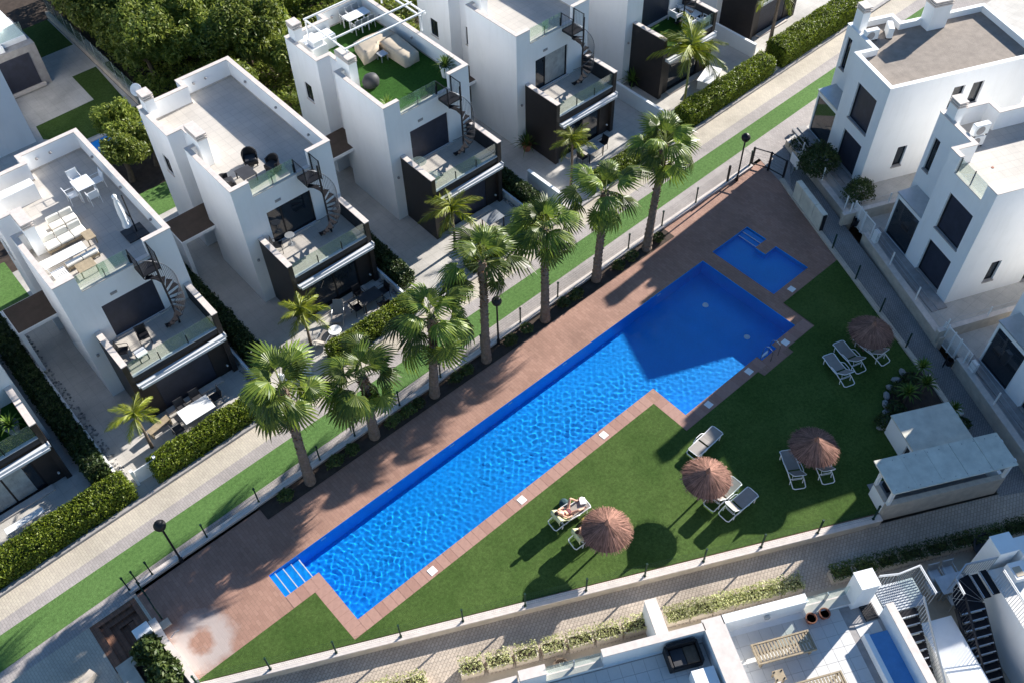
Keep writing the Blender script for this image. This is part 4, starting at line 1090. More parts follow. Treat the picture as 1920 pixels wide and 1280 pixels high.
ug = np.stack([RNG.uniform(12.0, 32, 90000), RNG.uniform(24.3, 50, 90000), np.zeros(90000)], 1)
ug[:, 2] = np.clip(1.1 + 1.0 * fbm(ug * .55, 3.3) + RNG.normal(0, .25, len(ug)), .05, None)
stuff(tag(place(quads_mesh("undergrowth", leaf_cloud(ug, np.tile([0, 0, 1.0], (len(ug), 1)), .13, .4, .3, .8), ['tree']), "undergrowth"), "dense undergrowth under the big trees behind the houses", "undergrowth"))
def bush(label, x, y, rx, ry, h, seed, mat='shrub', n=900, size=.07, base=0.0, group=None, name="shrub", cat="shrub"):
    rng = np.random.default_rng(seed); t = thing(name, label, cat, (x, y, base), 0, group)
    mb = MB(); r = random.Random(seed)
    for i in range(6):
        a = r.uniform(0, 6.28); mb.tube([(0, 0, 0), (rx * .35 * math.cos(a), ry * .35 * math.sin(a), h * .45), (rx * .7 * math.cos(a), ry * .7 * math.sin(a), h * .75)], [.02, .015, .008], 4)
    mb.build("stems", 'bark', t)
    d = rng.normal(0, 1, (n, 3)); d /= np.linalg.norm(d, axis=1, keepdims=True); d[:, 2] = np.abs(d[:, 2]) * 1.0 - .1
    p = d * rng.uniform(.4, 1, (n, 1)) ** .5 * (1 + .3 * fbm(d * 3, seed)[:, None]) * np.array([rx, ry, h * .62]) + np.array([0, 0, h * .35])
    p[:, 2] = np.clip(p[:, 2], .02, None)
    stuff(place(quads_mesh("foliage", leaf_cloud(p, d, size, .4, .2, .8, rng), [mat]), "foliage", t))
    return t
# low shrubs in the palm bed
bx = [(2.6, .4), (5.3, .5), (6.2, .35), (8.6, .55), (9.5, .45), (10.1, .35), (12.4, .45), (13.1, .35), (15.9, .4), (17.0, .35), (19.6, .4), (20.5, .5), (23.6, .4), (24.6, .45), (26.7, .4)]
for i, (x, q) in enumerate(bx):
    bush("low shrub in the soil bed, %s from the brown steps" % ORD[i], x, 2.68, q, .32, .55, 400 + i, n=420, group="low shrubs in the soil bed between the palms")
# spiky rosettes
def rosette(t, c, n, L, seed, mat='spike', w=.035, up=.6):
    r = random.Random(seed); mb = MB()
    for i in range(n):
        a = i * 2.4; e = R(85 - 75 * (i / n)) ; d = Vector((math.cos(a) * math.cos(e), math.sin(a) * math.cos(e), math.sin(e))); s = Vector((-math.sin(a), math.cos(a), 0)) * w
        l = L * r.uniform(.75, 1.1); m_ = d * l * .55; e_ = d * l + Vector((0, 0, -.35 * l * math.cos(e)))
        mb.add([Vector((0, 0, 0)) - s * .6, s * .6, m_ + s, m_ - s, e_], [(0, 1, 2, 3), (3, 2, 4)])
    return mb.build("leaves", mat, t, c)
def pot_plant(label, x, y, z, pr, ph, mat, L, n, seed, cat="potted plant", group=None):
    t = thing("potted_plant", label, cat, (x, y, z), 0, group)
    MB().lathe([(pr * .7, 0), (pr, ph * .9), (pr * 1.06, ph * .9), (pr * 1.06, ph), (pr * .9, ph), (pr * .88, ph * .85)], 14).build("pot", mat, t)
    rosette(t, (0, 0, ph * .85), n, L, seed); return t
def spiky(label, x, y, z, h, n, L, seed):
    t = thing("yucca", label, "plant", (x, y, z), 0, "spiky plants by the small pump house")
    MB().tube([(0, 0, 0), (.02, .02, h)], [.06, .05], 6).build("stem", 'bark', t); rosette(t, (.02, .02, h), n, L, seed, w=.04)
struct(sheet("shrub_bed", [(26.1, -12.6), (27.0, -11.95), (28.9, -11.6), (29.45, -12.15), (28.7, -13.95), (27.7, -14.2), (25.3, -13.0)], 0.03, 'soil'))
spiky("brightest spiky yucca in the bed behind the pump house", 28.2, -12.9, .03, .9, 46, .75, 1)
spiky("dark spiky yucca next to the lawn edge wall in the bed", 29.0, -12.2, .03, .8, 40, .7, 2)
spiky("dark spiky yucca in the middle of the bed, left of the brightest one", 27.3, -12.6, .03, .7, 44, .75, 3)
for i, (x, y) in enumerate(((26.5, -12.6), (25.5, -12.7), (27.6, -12.1), (28.4, -12.1))):
    bush("dark low shrub in the bed behind the pump house, %s from the lawn" % ORD[i], x, y, .5, .45, .7, 440 + i, 'ivy', 500, group="dark shrubs behind the pump house")
# edging stones of that bed
ed = [(25.25, -12.75), (25.7, -12.6), (26.15, -12.4), (26.5, -12.1), (26.95, -11.85), (27.5, -11.72), (28.1, -11.6), (28.7, -11.55)]
for i, (x, y) in enumerate(ed):
    rr = random.Random(i); mb = MB().lathe([(.10, 0), (.19, .06), (.2, .14), (.12, .22)], 7)
    o = mb.build("edging_stone", 'pebble', None, (x, y, .02), rr.uniform(0, 3)); o.scale = (1.3, .8, 1)
    tag(o, "grey edging stone of the bed behind the pump house, %s from the pump house" % ORD[i], "stone", "edging stones of the bed behind the pump house")
# shrubs by the gravel-roof house
bush("large dark bush in front of the lower window of the gravel-roofed house", *rloc(38.03, -2.17, -1.6, 1.9), 1.4, 1.1, 2.1, 451, 'ivy', 5200, .08, .26)
bush("reddish green bush at the corner of the gravel-roofed house", *rloc(38.03, -2.17, -.6, -.9), 1.1, .8, 1.5, 452, 'shrub', 2600, .07, .26)
bush("thin dark shrub between the meter cabinets and the bay of the gravel-roofed house", *rloc(38.03, -2.17, -1.5, 4.1), .6, .6, .9, 453, 'ivy', 700, .07, .26)
# planter with two bushes at the left end
t = thing("raised_planter", "raised concrete planter beside the shower wall at the left end of the deck", "planter", (0, 0, 0))
q = [(-6.65, .42), (-5.75, .42), (-4.75, .42), (-4.55, -2.0), (-5.2, -2.6), (-7.0, -2.2)]
MB().prism([(-6.65, .5), (-6.65, -2.2), (-6.05, -2.2), (-6.05, .1), (-5.65, .1), (-5.65, .5)], -.1, .35).build("planter_wall", 'concrete', t)
MB().prism([(-6.04, .09), (-6.04, -2.2), (-4.8, -2.2), (-4.8, .09)], -.1, .1).build("soil", 'soil', t)
bush("dark green strappy shrub in the raised planter nearest the steps", -5.3, .15, .65, .6, 1.1, 461, 'shrub', 1500, .11, .1)
bush("large strappy shrub at the bottom of the raised planter by the shower wall", -5.25, -1.15, .7, .8, 1.2, 462, 'shrub', 1900, .12, .1)
# shower wall
t = thing("shower_wall", "low white wall with paler coping slabs beside the limescale stain on the deck", "wall")
for a, b in (((-4.62, 1.2), (-4.66, .1)), ((-4.66, .09), (-4.62, -.95)), ((-4.62, -.96), (-4.56, -2.2))):
    wall_run(t, [a, b], .24, -.1, .56, 'plaster'); wall_run(t, [a, b], .3, .561, .6, 'coping', "coping_slab")
MB().box(-4.5, -4.1, .82, 1.18, 0, .05).build("shower_tray", 'concrete', t)
tag(MB().tube([(-4.4, -.05, 0.62), (-4.4, -.05, .66), (-4.15, 0, .75), (-4.0, .0, .70), (-3.98, 0, .62)], .018, 6).build("shower_arm", 'steel'), "thin steel shower arm fixed to the low white wall", "shower")
tag(MB().box(-5.45, -4.8, .72, 1.2, -.46, .78).build("white_cabinet", 'white', None, bevel=.02), "white box cabinet standing between the brown steps and the shower wall", "cabinet")
t = thing("street_bollard_wall", "curved low sunlit wall at the bottom left corner of the street", "wall", (-8.2, .6, 0))
MB().box(-1.2, .9, -.15, .15, 0, .5).build("wall", 'concrete', t, None, .35)
# troughs along the lower path (wall frame)
def trough(label, t0, t1, mat, seed, dens=1.0):
    p = W(t0, 1.78); t = thing("trough_planter", label, "planter", (p.x, p.y, -.4), BA, "concrete troughs along the lower path"); L = t1 - t0; w = .5
    mb = MB()
    mb.prism([(0, -w), (L, -w), (L, 0), (0, 0)], 0, .06)
    for a, b, c, d in ((0, L, -w, -w + .06), (0, L, -.06, 0), (0, .06, -w + .06, -.06), (L - .06, L, -w + .06, -.06)): mb.box(a, b, c, d, .061, .42)
    mb.build("trough", 'concrete', t)
    MB().box(.06, L - .06, -w + .06, -.06, .3, .36).build("soil", 'soil', t)
    rng = np.random.default_rng(seed); n = int(420 * L * dens)
    p = np.stack([rng.uniform(-.03, L + .03, n), rng.uniform(-w - .06, .16, n), .4 + rng.uniform(0, .42, n) * (0.6 + .4 * np.sin(rng.uniform(0, 6, 1) + np.linspace(0, 9, n)))], 1)
    p[:, 2] += .08 * fbm(p * 3, seed)
    nn = np.tile([0, 0, 1.0], (n, 1))
    stuff(place(quads_mesh("plants", leaf_cloud(p, nn, .055, .4, .1, 1.0, rng), [mat]), "plants", t))
tl = [(5.9, 6.85), (6.95, 7.9), (8.0, 8.85), (10.2, 11.12), (11.3, 12.28), (12.44, 13.36), (13.55, 14.48), (14.63, 15.64), (15.76, 16.84), (16.94, 17.9), (18.75, 19.7), (19.75, 20.7), (20.75, 21.7), (21.75, 22.7), (22.75, 23.7), (23.75, 24.7),
      (26.05, 27.0), (27.1, 28.05), (28.15, 29.15), (29.25, 30.3), (30.4, 31.5), (31.6, 32.7), (32.8, 34.0), (34.1, 35.4)]
for i, (a, b) in enumerate(tl):
    if i < 3: lab = "trough of pale plants left of the path opening, %s from the left" % ORD[i]
    elif i < 10: lab = "trough of sparse pale plants left of the white stub wall, %s from the path opening" % ORD[i - 3]
    elif i < 16: lab = "trough thick with cream variegated plants right of the stub wall, %s from that wall" % ORD[i - 10]
    else: lab = "trough of dark green plants in the shade below the kiosk, %s from its opening" % ORD[i - 16]
    trough(lab, a, b, 'pale_leaf' if i < 16 else 'shrub', 500 + i, .9 if i < 10 else 1.7)

# ================================================================== lower houses, kiosk, pump house
BO, BANG = (16.18, -18.18), R(-27)
def bl(a, b): return (BO[0] + a * math.cos(BANG) - b * math.sin(BANG), BO[1] + a * math.sin(BANG) + b * math.cos(BANG))
FB = 2.4
def tiles(h, x0, x1, y0, y1, pitch, z, mat, name="floor_tile"):
    me = cached((name, mat, pitch), lambda: MB().box(.006, pitch - .006, .006, pitch - .006, -.02, 0).mesh(name, mat))
    n = 0
    for i in range(int((x1 - x0) / pitch + .01)):
        for j in range(int((y1 - y0) / pitch + .01)):
            if n >= 298: return
            place(me, name, h, (x0 + i * pitch, y0 + j * pitch, z + random.uniform(-.0015, .0015))); n += 1
def solid(h, x0, x1, y0, y1, z0, z1, name, mat='plaster', cop=None, par=None):
    o = MB().box(x0, x1, y0, y1, z0, z1).build(name, mat, par or h)
    if cop: MB().box(x0 - .025, x1 + .025, y0 - .025, y1 + .025, z1 + .001, z1 + .045).build("coping", cop, o)
    return o
# house with the pots and slatted benches
h = thing("house", "lower white house with two terracotta pots and slatted benches on its tiled roof", "house", (*BO, 0), BANG, "lower white houses along the cobbled path")
solid(h, -6.80, .29, -8, 1.13, -.4, FB - .03, "wall")
solid(h, -6.80, -6.04, -8, 1.13, FB - .03, 3.3, "parapet", cop='coping')
solid(h, -6.035, -2.72, .84, 1.13, FB - .03, 3.3, "parapet", cop='white')
solid(h, -2.715, -.92, .62, 1.13, FB - .03, 2.62, "sill", cop='coping')
solid(h, -.92, -.2, .46, 1.13, FB - .03, 4.1, "pillar", cop='white')
solid(h, .02, .29, -8, -.02, FB - .03, 3.3, "parapet", cop='coping')
MB().box(-6.03, .0, -8, .6, FB - .035, FB - .012).build("screed", 'kerb', h)
tiles(h, -6.025, -1.09, -5.0, .612, .4675, FB, 'tile')
tiles(h, -1.08, .0, -.62, .3, .47, FB, 'tile', "edge_tile")
solid(h, -1.08, -.88, -8, -.68, FB - .03, 2.78, "low_wall")
MB().box(-.879, .019, -8, -.63, FB - .011, FB + .01).build("blue_channel_floor", 'blue', h)
for i in range(2): MB().box(-2.69 + .88 * i, -1.83 + .88 * i, .95, .962, 2.70, 3.42).build("glass_panel", 'glass', h)
MB().box(-1.85, -1.80, .9, 1.0, 2.67, 3.3).build("glass_post", 'galv', h)
MB().lathe([(.10, 0), (.12, .05), (.12, .1), (.05, .14)], 10).build("wall_lamp", 'galv', h, (-4.3, .83, 2.95)).rotation_euler = (R(90), 0, 0)
mb = MB()
for i in range(7): mb.box(-.58 + .001, -.10, -.12 + .09 * i, -.06 + .09 * i, FB + .03, FB + .05)
for x in (-.58, -.1): mb.box(x, x + .03, -.13, .5, FB + .005, FB + .03)
stuff(mb.build("dark_grating", 'black', h))
def ext_stair(h, x0, x1, y0, z0, n, label_part="stair", going=.27, rise=.185, rails=((1, 'galv'),)):
    st = bpy.data.objects.new("staircase", None); COL.objects.link(st); st.parent = h; st.empty_display_size = .3
    tm = MB().box(x0 + .04, x1 - .04, -going, .0, -.035, 0).mesh("tread", 'tread'); nm = MB().box(x0 + .05, x1 - .05, -going - .012, -going + .035, -.002, .006).mesh("tread_nosing", 'galv')
    for i in range(n):
        place(tm, "tread", st, (0, y0 - going * i, z0 - rise * i)); place(nm, "tread_nosing", st, (0, y0 - going * i, z0 - rise * i))
    e = (y0 - going * n, z0 - rise * n)
    for x in (x0, x1): MB().bar((x, y0, z0 - .06), (x, *e), .05, .22).build("stringer", 'black', st)
    for side, mt in rails:
        x = (x0, x1)[side]; mb = MB()
        MB().bar((x, y0, z0 + .98), (x, e[0], e[1] + .98), .045).build("handrail", mt, st)
        MB().bar((x, y0, z0 + .88), (x, e[0], e[1] + .88), .03).build("lower_rail", mt, st)
        k = int((y0 - e[0]) / .11)
        for i in range(k):
            f = i / k; y = y0 + (e[0] - y0) * f; z = z0 + (e[1] - z0) * f
            mb.box(x - .008, x + .008, y - .008, y + .008, z, z + .87)
        stuff(mb.build("balusters", mt, st))
    return st
def rail_run(h, pts, z, mt='galv', H=1.0):
    for (a, b) in zip(pts[:-1], pts[1:]):
        for q in (H, H - .1): MB().bar((*a, z + q), (*b, z + q), .045 if q == H else .03).build("handrail", mt, h)
        L = (Vector(b) - Vector(a)).length; k = int(L / .11); mb = MB()
        for i in range(k + 1):
            p = Vector(a).lerp(Vector(b), i / max(1, k)); mb.box(p.x - .008, p.x + .008, p.y - .008, p.y + .008, z, z + H - .1)
        stuff(mb.build("balusters", mt, h))
mb = MB(); mb.box(.33, 2.0, -.05, 1.05, FB - .06, FB - .03)
for i in range(11): mb.box(.33, 2.0, -.05 + .1 * i, -.03 + .1 * i, FB - .028, FB)
stuff(mb.build("grating_landing", 'galv', h))
rail_run(h, [(.3, 1.06), (1.05, .95), (2.0, 1.06), (2.02, -.1)], FB)
ext_stair(h, .62, 1.5, -.1, FB, 13, rails=((1, 'galv'),))
# left lower house
h = thing("house", "lower white house with a black wicker sofa against its roof parapet", "house", (*BO, 0), BANG, "lower white houses along the cobbled path")
solid(h, -20, -6.81, -8, 1.03, -.4, FB - .03, "wall")
solid(h, -10.7, -6.81, .78, 1.03, FB - .03, 3.3, "parapet", cop='coping')
solid(h, -12.85, -10.705, .7, 1.03, FB - .03, 2.62, "sill", cop='coping')
solid(h, -13.8, -12.855, .7, 1.03, FB - .03, 3.3, "parapet", cop='coping'); solid(h, -20, -13.9, .3, 1.03, FB - .03, 2.9, "parapet", cop='coping')
MB().box(-20, -6.81, -8, .69, FB - .035, FB - .012).build("screed", 'kerb', h)
tiles(h, -12.9, -6.83, -3.55, .66, .4665, FB, 'tile')
for i in range(2): MB().box(-12.8 + 1.05 * i, -11.8 + 1.05 * i, .9, .912, 2.70, 3.42).build("glass_panel", 'glass', h)
MB().box(-11.79, -11.75, .86, .95, 2.67, 3.3).build("glass_post", 'galv', h)
solid(h, -7.8, -6.95, -1.6, -.45, FB - .01, 3.1, "roof_hatch", cop=None)
t = thing("wicker_sofa", "black wicker sofa in the corner of the lower roof terrace", "sofa", (*bl(-7.75, .28), FB), BANG)
MB().box(-.62, .55, -.42, .38, .03, .34).build("seat_frame", 'rattan', t, bevel=.02); MB().box(-.6, .53, .3, .42, .34, .72).build("backrest", 'rattan', t, bevel=.02)
for x in (-.66, .52): MB().box(x, x + .1, -.42, .42, .03, .58).build("armrest", 'rattan', t, bevel=.02)
MB().box(-.5, .0, -.36, .28, .341, .42).build("seat_cushion", 'grey_plastic', t, bevel=.02); MB().box(.02, .5, -.36, .28, .341, .43).build("seat_cushion", 'bark', t, bevel=.02)
# stub wall on the path
t = thing("stub_wall", "white stub wall running from the lower path to the house with the wicker sofa", "wall", (*bl(0, 0), 0), BANG)
solid(t, -8.1, -7.65, 1.15, 3.2, -.4, 1.3, "wall", cop='coping')
tag(MB().box(-9.5, -8.3, 1.3, 2.0, -.4, .35).build("glass_box", 'galv', None, (*bl(0, 0), 0), BANG), "pale flat-topped box beside the white stub wall", "box")
# right lower house with the black stairs
h = thing("house", "lower white house with the wide black outdoor staircase, in the bottom right corner", "house", (*BO, 0), BANG, "lower white houses along the cobbled path")
solid(h, 1.75, 3.12, -9, -.45, -.4, 1.5, "side_wall"); solid(h, 4.95, 14, -9, .55, -.4, FB - .02, "wall")
solid(h, 5.3, 6.1, .75, 1.5, -.4, 3.2, "pillar", cop='white'); solid(h, 6.3, 14, .58, 1.3, -.4, 2.95, "parapet", cop='white')
MB().box(4.95, 14, -9, .55, FB - .018, FB).build("roof_floor", 'tile', h)
solid(h, 5.6, 6.3, -.2, .5, FB + .001, 2.75, "roof_box"); MB().box(5.68, 6.0, -.1, .3, 2.755, 2.77).build("box_lid", 'beige', h)
st = ext_stair(h, 3.2, 4.3, -.42, FB - .4, 13, rails=((0, 'black'),))
for i, (x0_, x1_) in enumerate(((4.32, 4.62), (4.62, 4.92))):
    MB().box(x0_, x1_, -.38, .62, FB - .2 + .18 * i - .035, FB - .2 + .18 * i).build("tread", 'tread', st); MB().box(x0_ - .01, x0_ + .035, -.36, .6, FB - .2 + .18 * i + .001, FB - .192 + .18 * i).build("tread_nosing", 'galv', st)
c = (4.3, -.42)
for i in range(4):
    a0, a1 = R(90 + 22.5 * i), R(90 + 22.5 * (i + 1)); r = 1.12
    MB().prism([c, (c[0] + r * math.cos(a0), c[1] + r * math.sin(a0)), (c[0] + r * math.cos(a1), c[1] + r * math.sin(a1))], FB - .30 - .05 * i, FB - .27 - .05 * i).build("winder_tread", 'tread', st)
    MB().bar((c[0] + .1 * math.cos(a0), c[1] + .1 * math.sin(a0), FB - .26 - .05 * i), (c[0] + r * math.cos(a0), c[1] + r * math.sin(a0), FB - .26 - .05 * i), .03, .012).build("tread_nosing", 'galv', st)
rail_run(h, [(3.2, -.3), (3.22, .35), (3.9, .78), (5.25, .72)], FB - .35)
rail_run(h, [(4.98, .1), (4.98, -7)], FB, 'galv', .95)
t = thing("glass_table", "grey glass-topped garden table on the lower patio beside the black stairs", "table", (*bl(4.55, 1.15), -.4), BANG)
MB().box(-.6, .6, -.38, .38, .70, .73).build("tabletop", 'galv', t)
for x in (-.55, .55):
    for y in (-.33, .33): MB().box(x - .02, x + .02, y - .02, y + .02, 0, .70).build("leg", 'galv', t)
def chair(label, x, y, z, rz, mat, seatmat, group, s=1.0, name="chair", cat="chair"):
    t = thing(name, label, cat, (x, y, z), rz, group)
    MB().box(-.23 * s, .23 * s, -.22 * s, .22 * s, .42, .45).build("seat", seatmat, t)
    MB().hexa([(-.22 * s, .2 * s, .46), (.22 * s, .2 * s, .46), (.22 * s, .23 * s, .46), (-.22 * s, .23 * s, .46)], [(-.22 * s, .28 * s, .88), (.22 * s, .28 * s, .88), (.22 * s, .31 * s, .88), (-.22 * s, .31 * s, .88)]).build("backrest", seatmat, t)
    for x_ in (-.24 * s, .24 * s):
        MB().tube([(x_, -.22 * s, 0), (x_, -.22 * s, .64), (x_, .24 * s, .64)], .016, 5).build("armrest", mat, t)
        MB().tube([(x_, .25 * s, 0), (x_, .22 * s, .45), (x_, .31 * s, .9)], .016, 5).build("leg", mat, t)
    return t
for i, (a, b, rz, lab) in enumerate(((4.2, 1.75, 0, "grey garden chair behind the glass table, nearer the troughs"), (4.85, 1.75, 0, "grey garden chair behind the glass table, right of its neighbour"), (3.75, 1.2, R(90), "grey garden chair at the left end of the glass table"), (4.4, .55, R(180), "grey garden chair in front of the glass table"))):
    chair(lab, *bl(a, b), -.4, BANG + rz, 'galv', 'galv', "garden chairs round the glass table")
t = thing("round_tub", "big round dark tub in the shadow at the right end of the lower patio", "tub", (*bl(7.1, 2.15), -.4))
MB().lathe([(.5, 0), (.75, .5), (.78, .5), (.78, .56), (.7, .56), (.66, .45)], 20).build("tub", 'darkwall', t); MB().lathe([(.0, .44), (.65, .44)], 20).build("soil", 'soil', t)
t = thing("dry_palm_plant", "dry grey palm plant in front of the trough row, bottom right", "plant", (*bl(7.0, 2.0), -.4))
MB().tube([(0, 0, 0), (0, .05, 1.0)], [.06, .05], 6).build("stem", 'bark', t); rosette(t, (0, .05, 1.0), 20, .55, 77, 'straw', .06)
t = thing("round_planter", "dark round planter with dry stems on the lower patio", "planter", (*W(14.1, 2.9), -.4))
MB().lathe([(.28, 0), (.34, .4), (.36, .4), (.36, .44), (.3, .44), (.28, .36)], 16).build("pot", 'bark', t)
rosette(t, (0, 0, .36), 14, .3, 5, 'straw', .015)
for i, (a, b) in enumerate(((-2.62, .42), (-2.05, .47))):
    t = thing("terracotta_pot", ["left", "right"][i] + " one of the two terracotta pots by the glass on the lower roof terrace", "pot", (*bl(a, b), FB), 0, "terracotta pots on the lower roof")
    MB().lathe([(.13, 0), (.2, .26), (.22, .26), (.22, .32), (.18, .32), (.17, .24)], 16).build("pot", 'terrapot', t); MB().lathe([(0.0, .24), (.165, .24)], 14).build("soil", 'soil', t)
def slat_bench(label, a, b, L, w, n):
    t = thing("slatted_bench", label, "bench", (*bl(a, b), FB), BANG, "slatted wooden benches on the lower roof")
    sl = MB().box(-L / 2 / n * .62, L / 2 / n * .62, -w / 2 + .06, w / 2 - .06, .46, .485).mesh("slat", 'wood')
    for i in range(n): place(sl, "slat", t, (-L / 2 + L * (i + .5) / n, 0, 0))
    for y in (-w / 2, 0, w / 2): MB().box(-L / 2, L / 2, y - .03, y + .03, .40, .495 if y else .455).build("rail", 'wood', t)
    for x in (-L / 2 - .03, L / 2 + .03): MB().box(x - .03, x + .03, -w / 2 - .03, w / 2 + .03, .38, .50).build("end_rail", 'wood', t)
    for x in (-L / 2 + .1, L / 2 - .1):
        for y in (-w / 2 + .05, w / 2 - .05): MB().box(x - .035, x + .035, y - .035, y + .035, 0, .40).build("leg", 'wood', t)
slat_bench("slatted wooden bench in the middle of the lower roof, nearer the terracotta pots", -4.15, -.4, 2.15, .72, 17)
slat_bench("slatted wooden bench cut off by the bottom edge of the picture", -3.6, -2.1, 2.0, .72, 16)
t = thing("side_table", "small weathered stool with four dark pegs between the slatted benches", "stool", (*bl(-4.72, -1.3), FB), BANG)
MB().box(-.2, .2, -.2, .2, .38, .42).build("tabletop", 'wood', t)
for x in (-.14, .14):
    for y in (-.14, .14): MB().box(x - .025, x + .025, y - .025, y + .025, 0, .38).build("leg", 'wood', t); MB().lathe([(.03, .421), (.03, .45)], 8, c=(x, y)).build("peg", 'black', t)

# kiosk
KA = R(-27.5)
t = thing("kiosk", "open white kiosk with a pale five-panel roof at the corner of the lawn", "kiosk", (21.37, -15.45, 0), KA)
w_ = MB().box(0, 5.65, 0, .16, -.42, .88).build("counter_wall", 'concrete', t); MB().box(0, .16, .162, 1.15, -.42, .88).build("side_wall", 'plaster', t); MB().box(5.49, 5.65, .162, 1.15, -.42, .88).build("side_wall", 'plaster', t)
MB().box(.161, 5.489, .161, 1.6, -.4, .045).build("floor", 'kerb', t)
me = MB().box(0, .46, -.02, .22, .881, .92).mesh("counter_slab", 'concrete')
for i in range(12): place(me, "counter_slab", t, (.06 + .465 * i, 0, 0))
MB().box(-.02, .2, .24, 1.17, .881, .92).build("counter_slab", 'concrete', t)
MB().box(.8, 5.2, 1.0, 1.45, 0, .75).build("back_bench", 'darkwall', t); MB().box(.78, 5.22, .98, 1.47, .751, .79).build("worktop", 'galv', t)
me = MB().box(-.07, .07, -.07, .07, .921, 2.28).mesh("post", 'white')
for x, y in ((.08, .08), (5.55, .08), (.08, 1.1)): place(me, "post", t, (x, y, 0))
MB().box(5.45, 5.6, 1.0, 1.14, 0.89, 2.28).build("post", 'white', t)
for y in (-.12, 1.25): MB().box(-.25, 5.45, y - .06, y + .06, 2.26, 2.40).build("roof_beam", 'white', t)
for i in range(5): MB().box(-.32 + 1.155 * i, -.32 + 1.15 * (i + 1), -.27, 1.42, 2.401 + random.uniform(0, .002), 2.47).build("roof_panel", 'offwhite', t)
mb = MB()
for i in range(11):
    for y in (-.12, 1.25): mb.lathe([(.02, 2.472), (.02, 2.49)], 6, c=(-.1 + .54 * i, y))
stuff(mb.build("bolts", 'kerb', t))
# pump house
t = thing("pump_house", "small white flat-roofed pump house between the yuccas and the kiosk", "pump house", (25.17, -12.98, 0), R(-27))
mb = MB(); holed_wall(mb, (0, 0), (0, -1.95), -.2, 1.28, [(1.45, 1.75, .15, 1.05)]); holed_wall(mb, (0, -1.95), (2.8, -1.95), -.2, 1.28, []); holed_wall(mb, (2.8, -1.95), (2.8, 0), -.2, 1.28, []); holed_wall(mb, (2.8, 0), (0, 0), -.2, 1.28, [])
mb.build("wall", 'plaster', t); MB().box(-.05, 2.85, -2.0, .05, 1.281, 1.36).build("roof_slab", 'offwhite', t)
MB().box(.1, .13, -1.75, -1.45, .15, 1.05).build("vent_door", 'darkwall', t)
MB().box(2.86, 3.4, -2.6, -.4, -.3, .12).build("step_slab", 'kerb', t)
tp = thing("square_planter", "square white planter with a green spiky plant behind the pump house roof", "planter", (28.45, -14.45, -.3), R(-27))
MB().prism([(-.35, -.3), (.35, -.3), (.35, .3), (-.35, .3)], 0, .6).build("planter_box", 'white', tp); rosette(tp, (0, 0, .62), 40, .6, 9)
bush("dark reddish shrub beside the square white planter", 28.35, -15.1, .4, .4, .6, 471, 'shrub', 500, .07, -.3)
def gate(label, p, z, rz):
    t = thing("garden_gate", label, "gate", (*p, z), rz, "white metal gates along the grey side path")
    for x in (0, .5, .95): MB().box(x - .03, x + .03, -.03, .03, 0, 1.5).build("post", 'white', t)
    mb = MB()
    for i in range(9): mb.box(.53 + .045 * i, .545 + .045 * i, -.01, .01, .1, 1.4)
    for i in range(9): mb.box(.03 + .05 * i, .045 + .05 * i, -.01, .01, .1, 1.4)
    stuff(mb.build("bars", 'white', t))
    for z_ in (.1, 1.4): MB().box(.03, .92, -.02, .02, z_ - .02, z_ + .02).build("rail", 'white', t)
    lf = MB().box(1.0, 1.85, -.02, .02, .08, .12).box(1.0, 1.85, -.02, .02, 1.36, 1.4).box(1.0, 1.04, -.02, .02, .12, 1.36).box(1.81, 1.85, -.02, .02, .12, 1.36).build("gate_leaf", 'white', t)
    mb = MB()
    for i in range(14): mb.box(1.08 + .052 * i, 1.09 + .052 * i, -.008, .008, .12, 1.36)
    stuff(mb.build("bars", 'white', t))
    MB().box(2.0, 2.35, -.1, .1, 0, 1.2).build("meter_pillar", 'white', t)
gate("white metal gate and railing below the dark bush of the gravel-roofed house", (35.6, -3.5), .1, math.atan2(-1.35, -.55))
gate("white metal gate and railing before the lowest right-hand house", (31.75, -11.75), -.1, math.atan2(-1.35, -.55))
for i, (x, y, z, lab) in enumerate(((35.25, -4.0, 0, "small black litter bin by the upper white gate"), (30.75, -12.75, -.25, "small black litter bin by the lower white gate"))):
    t = thing("litter_bin", lab, "litter bin", (x, y, z), 0, "small black bins by the white gates"); MB().lathe([(.12, .35), (.15, .75), (.16, .75), (.13, .4)], 12).build("bin", 'black', t); MB().box(-.03, .03, .14, .2, 0, .9).build("post", 'black', t)
for i, (x, y, s, lab) in enumerate(((-1.45, 7.75, .95, "white garden gate between the hedges of the left-edge and parasol houses"), (6.6, 7.9, 1.3, "white garden gate left of the rattan-chair house's hedge"))):
    t = thing("front_gate", lab, "gate", (x - s / 2, y, 0), 0, "white front gates along the green path")
    MB().box(0, s, -.02, .02, .08, 1.0).build("gate_leaf", 'white', t)
    for q in (-.15, s + .02): MB().box(q, q + .13, -.08, .08, 0, 1.15).build("gate_post", 'plaster', t)
for i, (x, y0, y1, lab) in enumerate(((34.3, 9.2, 13.6, "white garden wall left of the house with white armchairs"), (43.9, 10.2, 14.0, "white garden wall right of the house with white armchairs"), (24.6, 8.2, 11.0, "white garden wall left of the bare-roofed house"))):
    t = thing("garden_wall", lab, "wall", (x, y0, 0), 0, "white walls between front gardens"); MB().box(-.08, .08, 0, y1 - y0, 0, 1.0).build("wall", 'plaster', t); MB().box(-.1, .1, -.02, y1 - y0 + .02, 1.001, 1.04).build("coping", 'plaster', t)

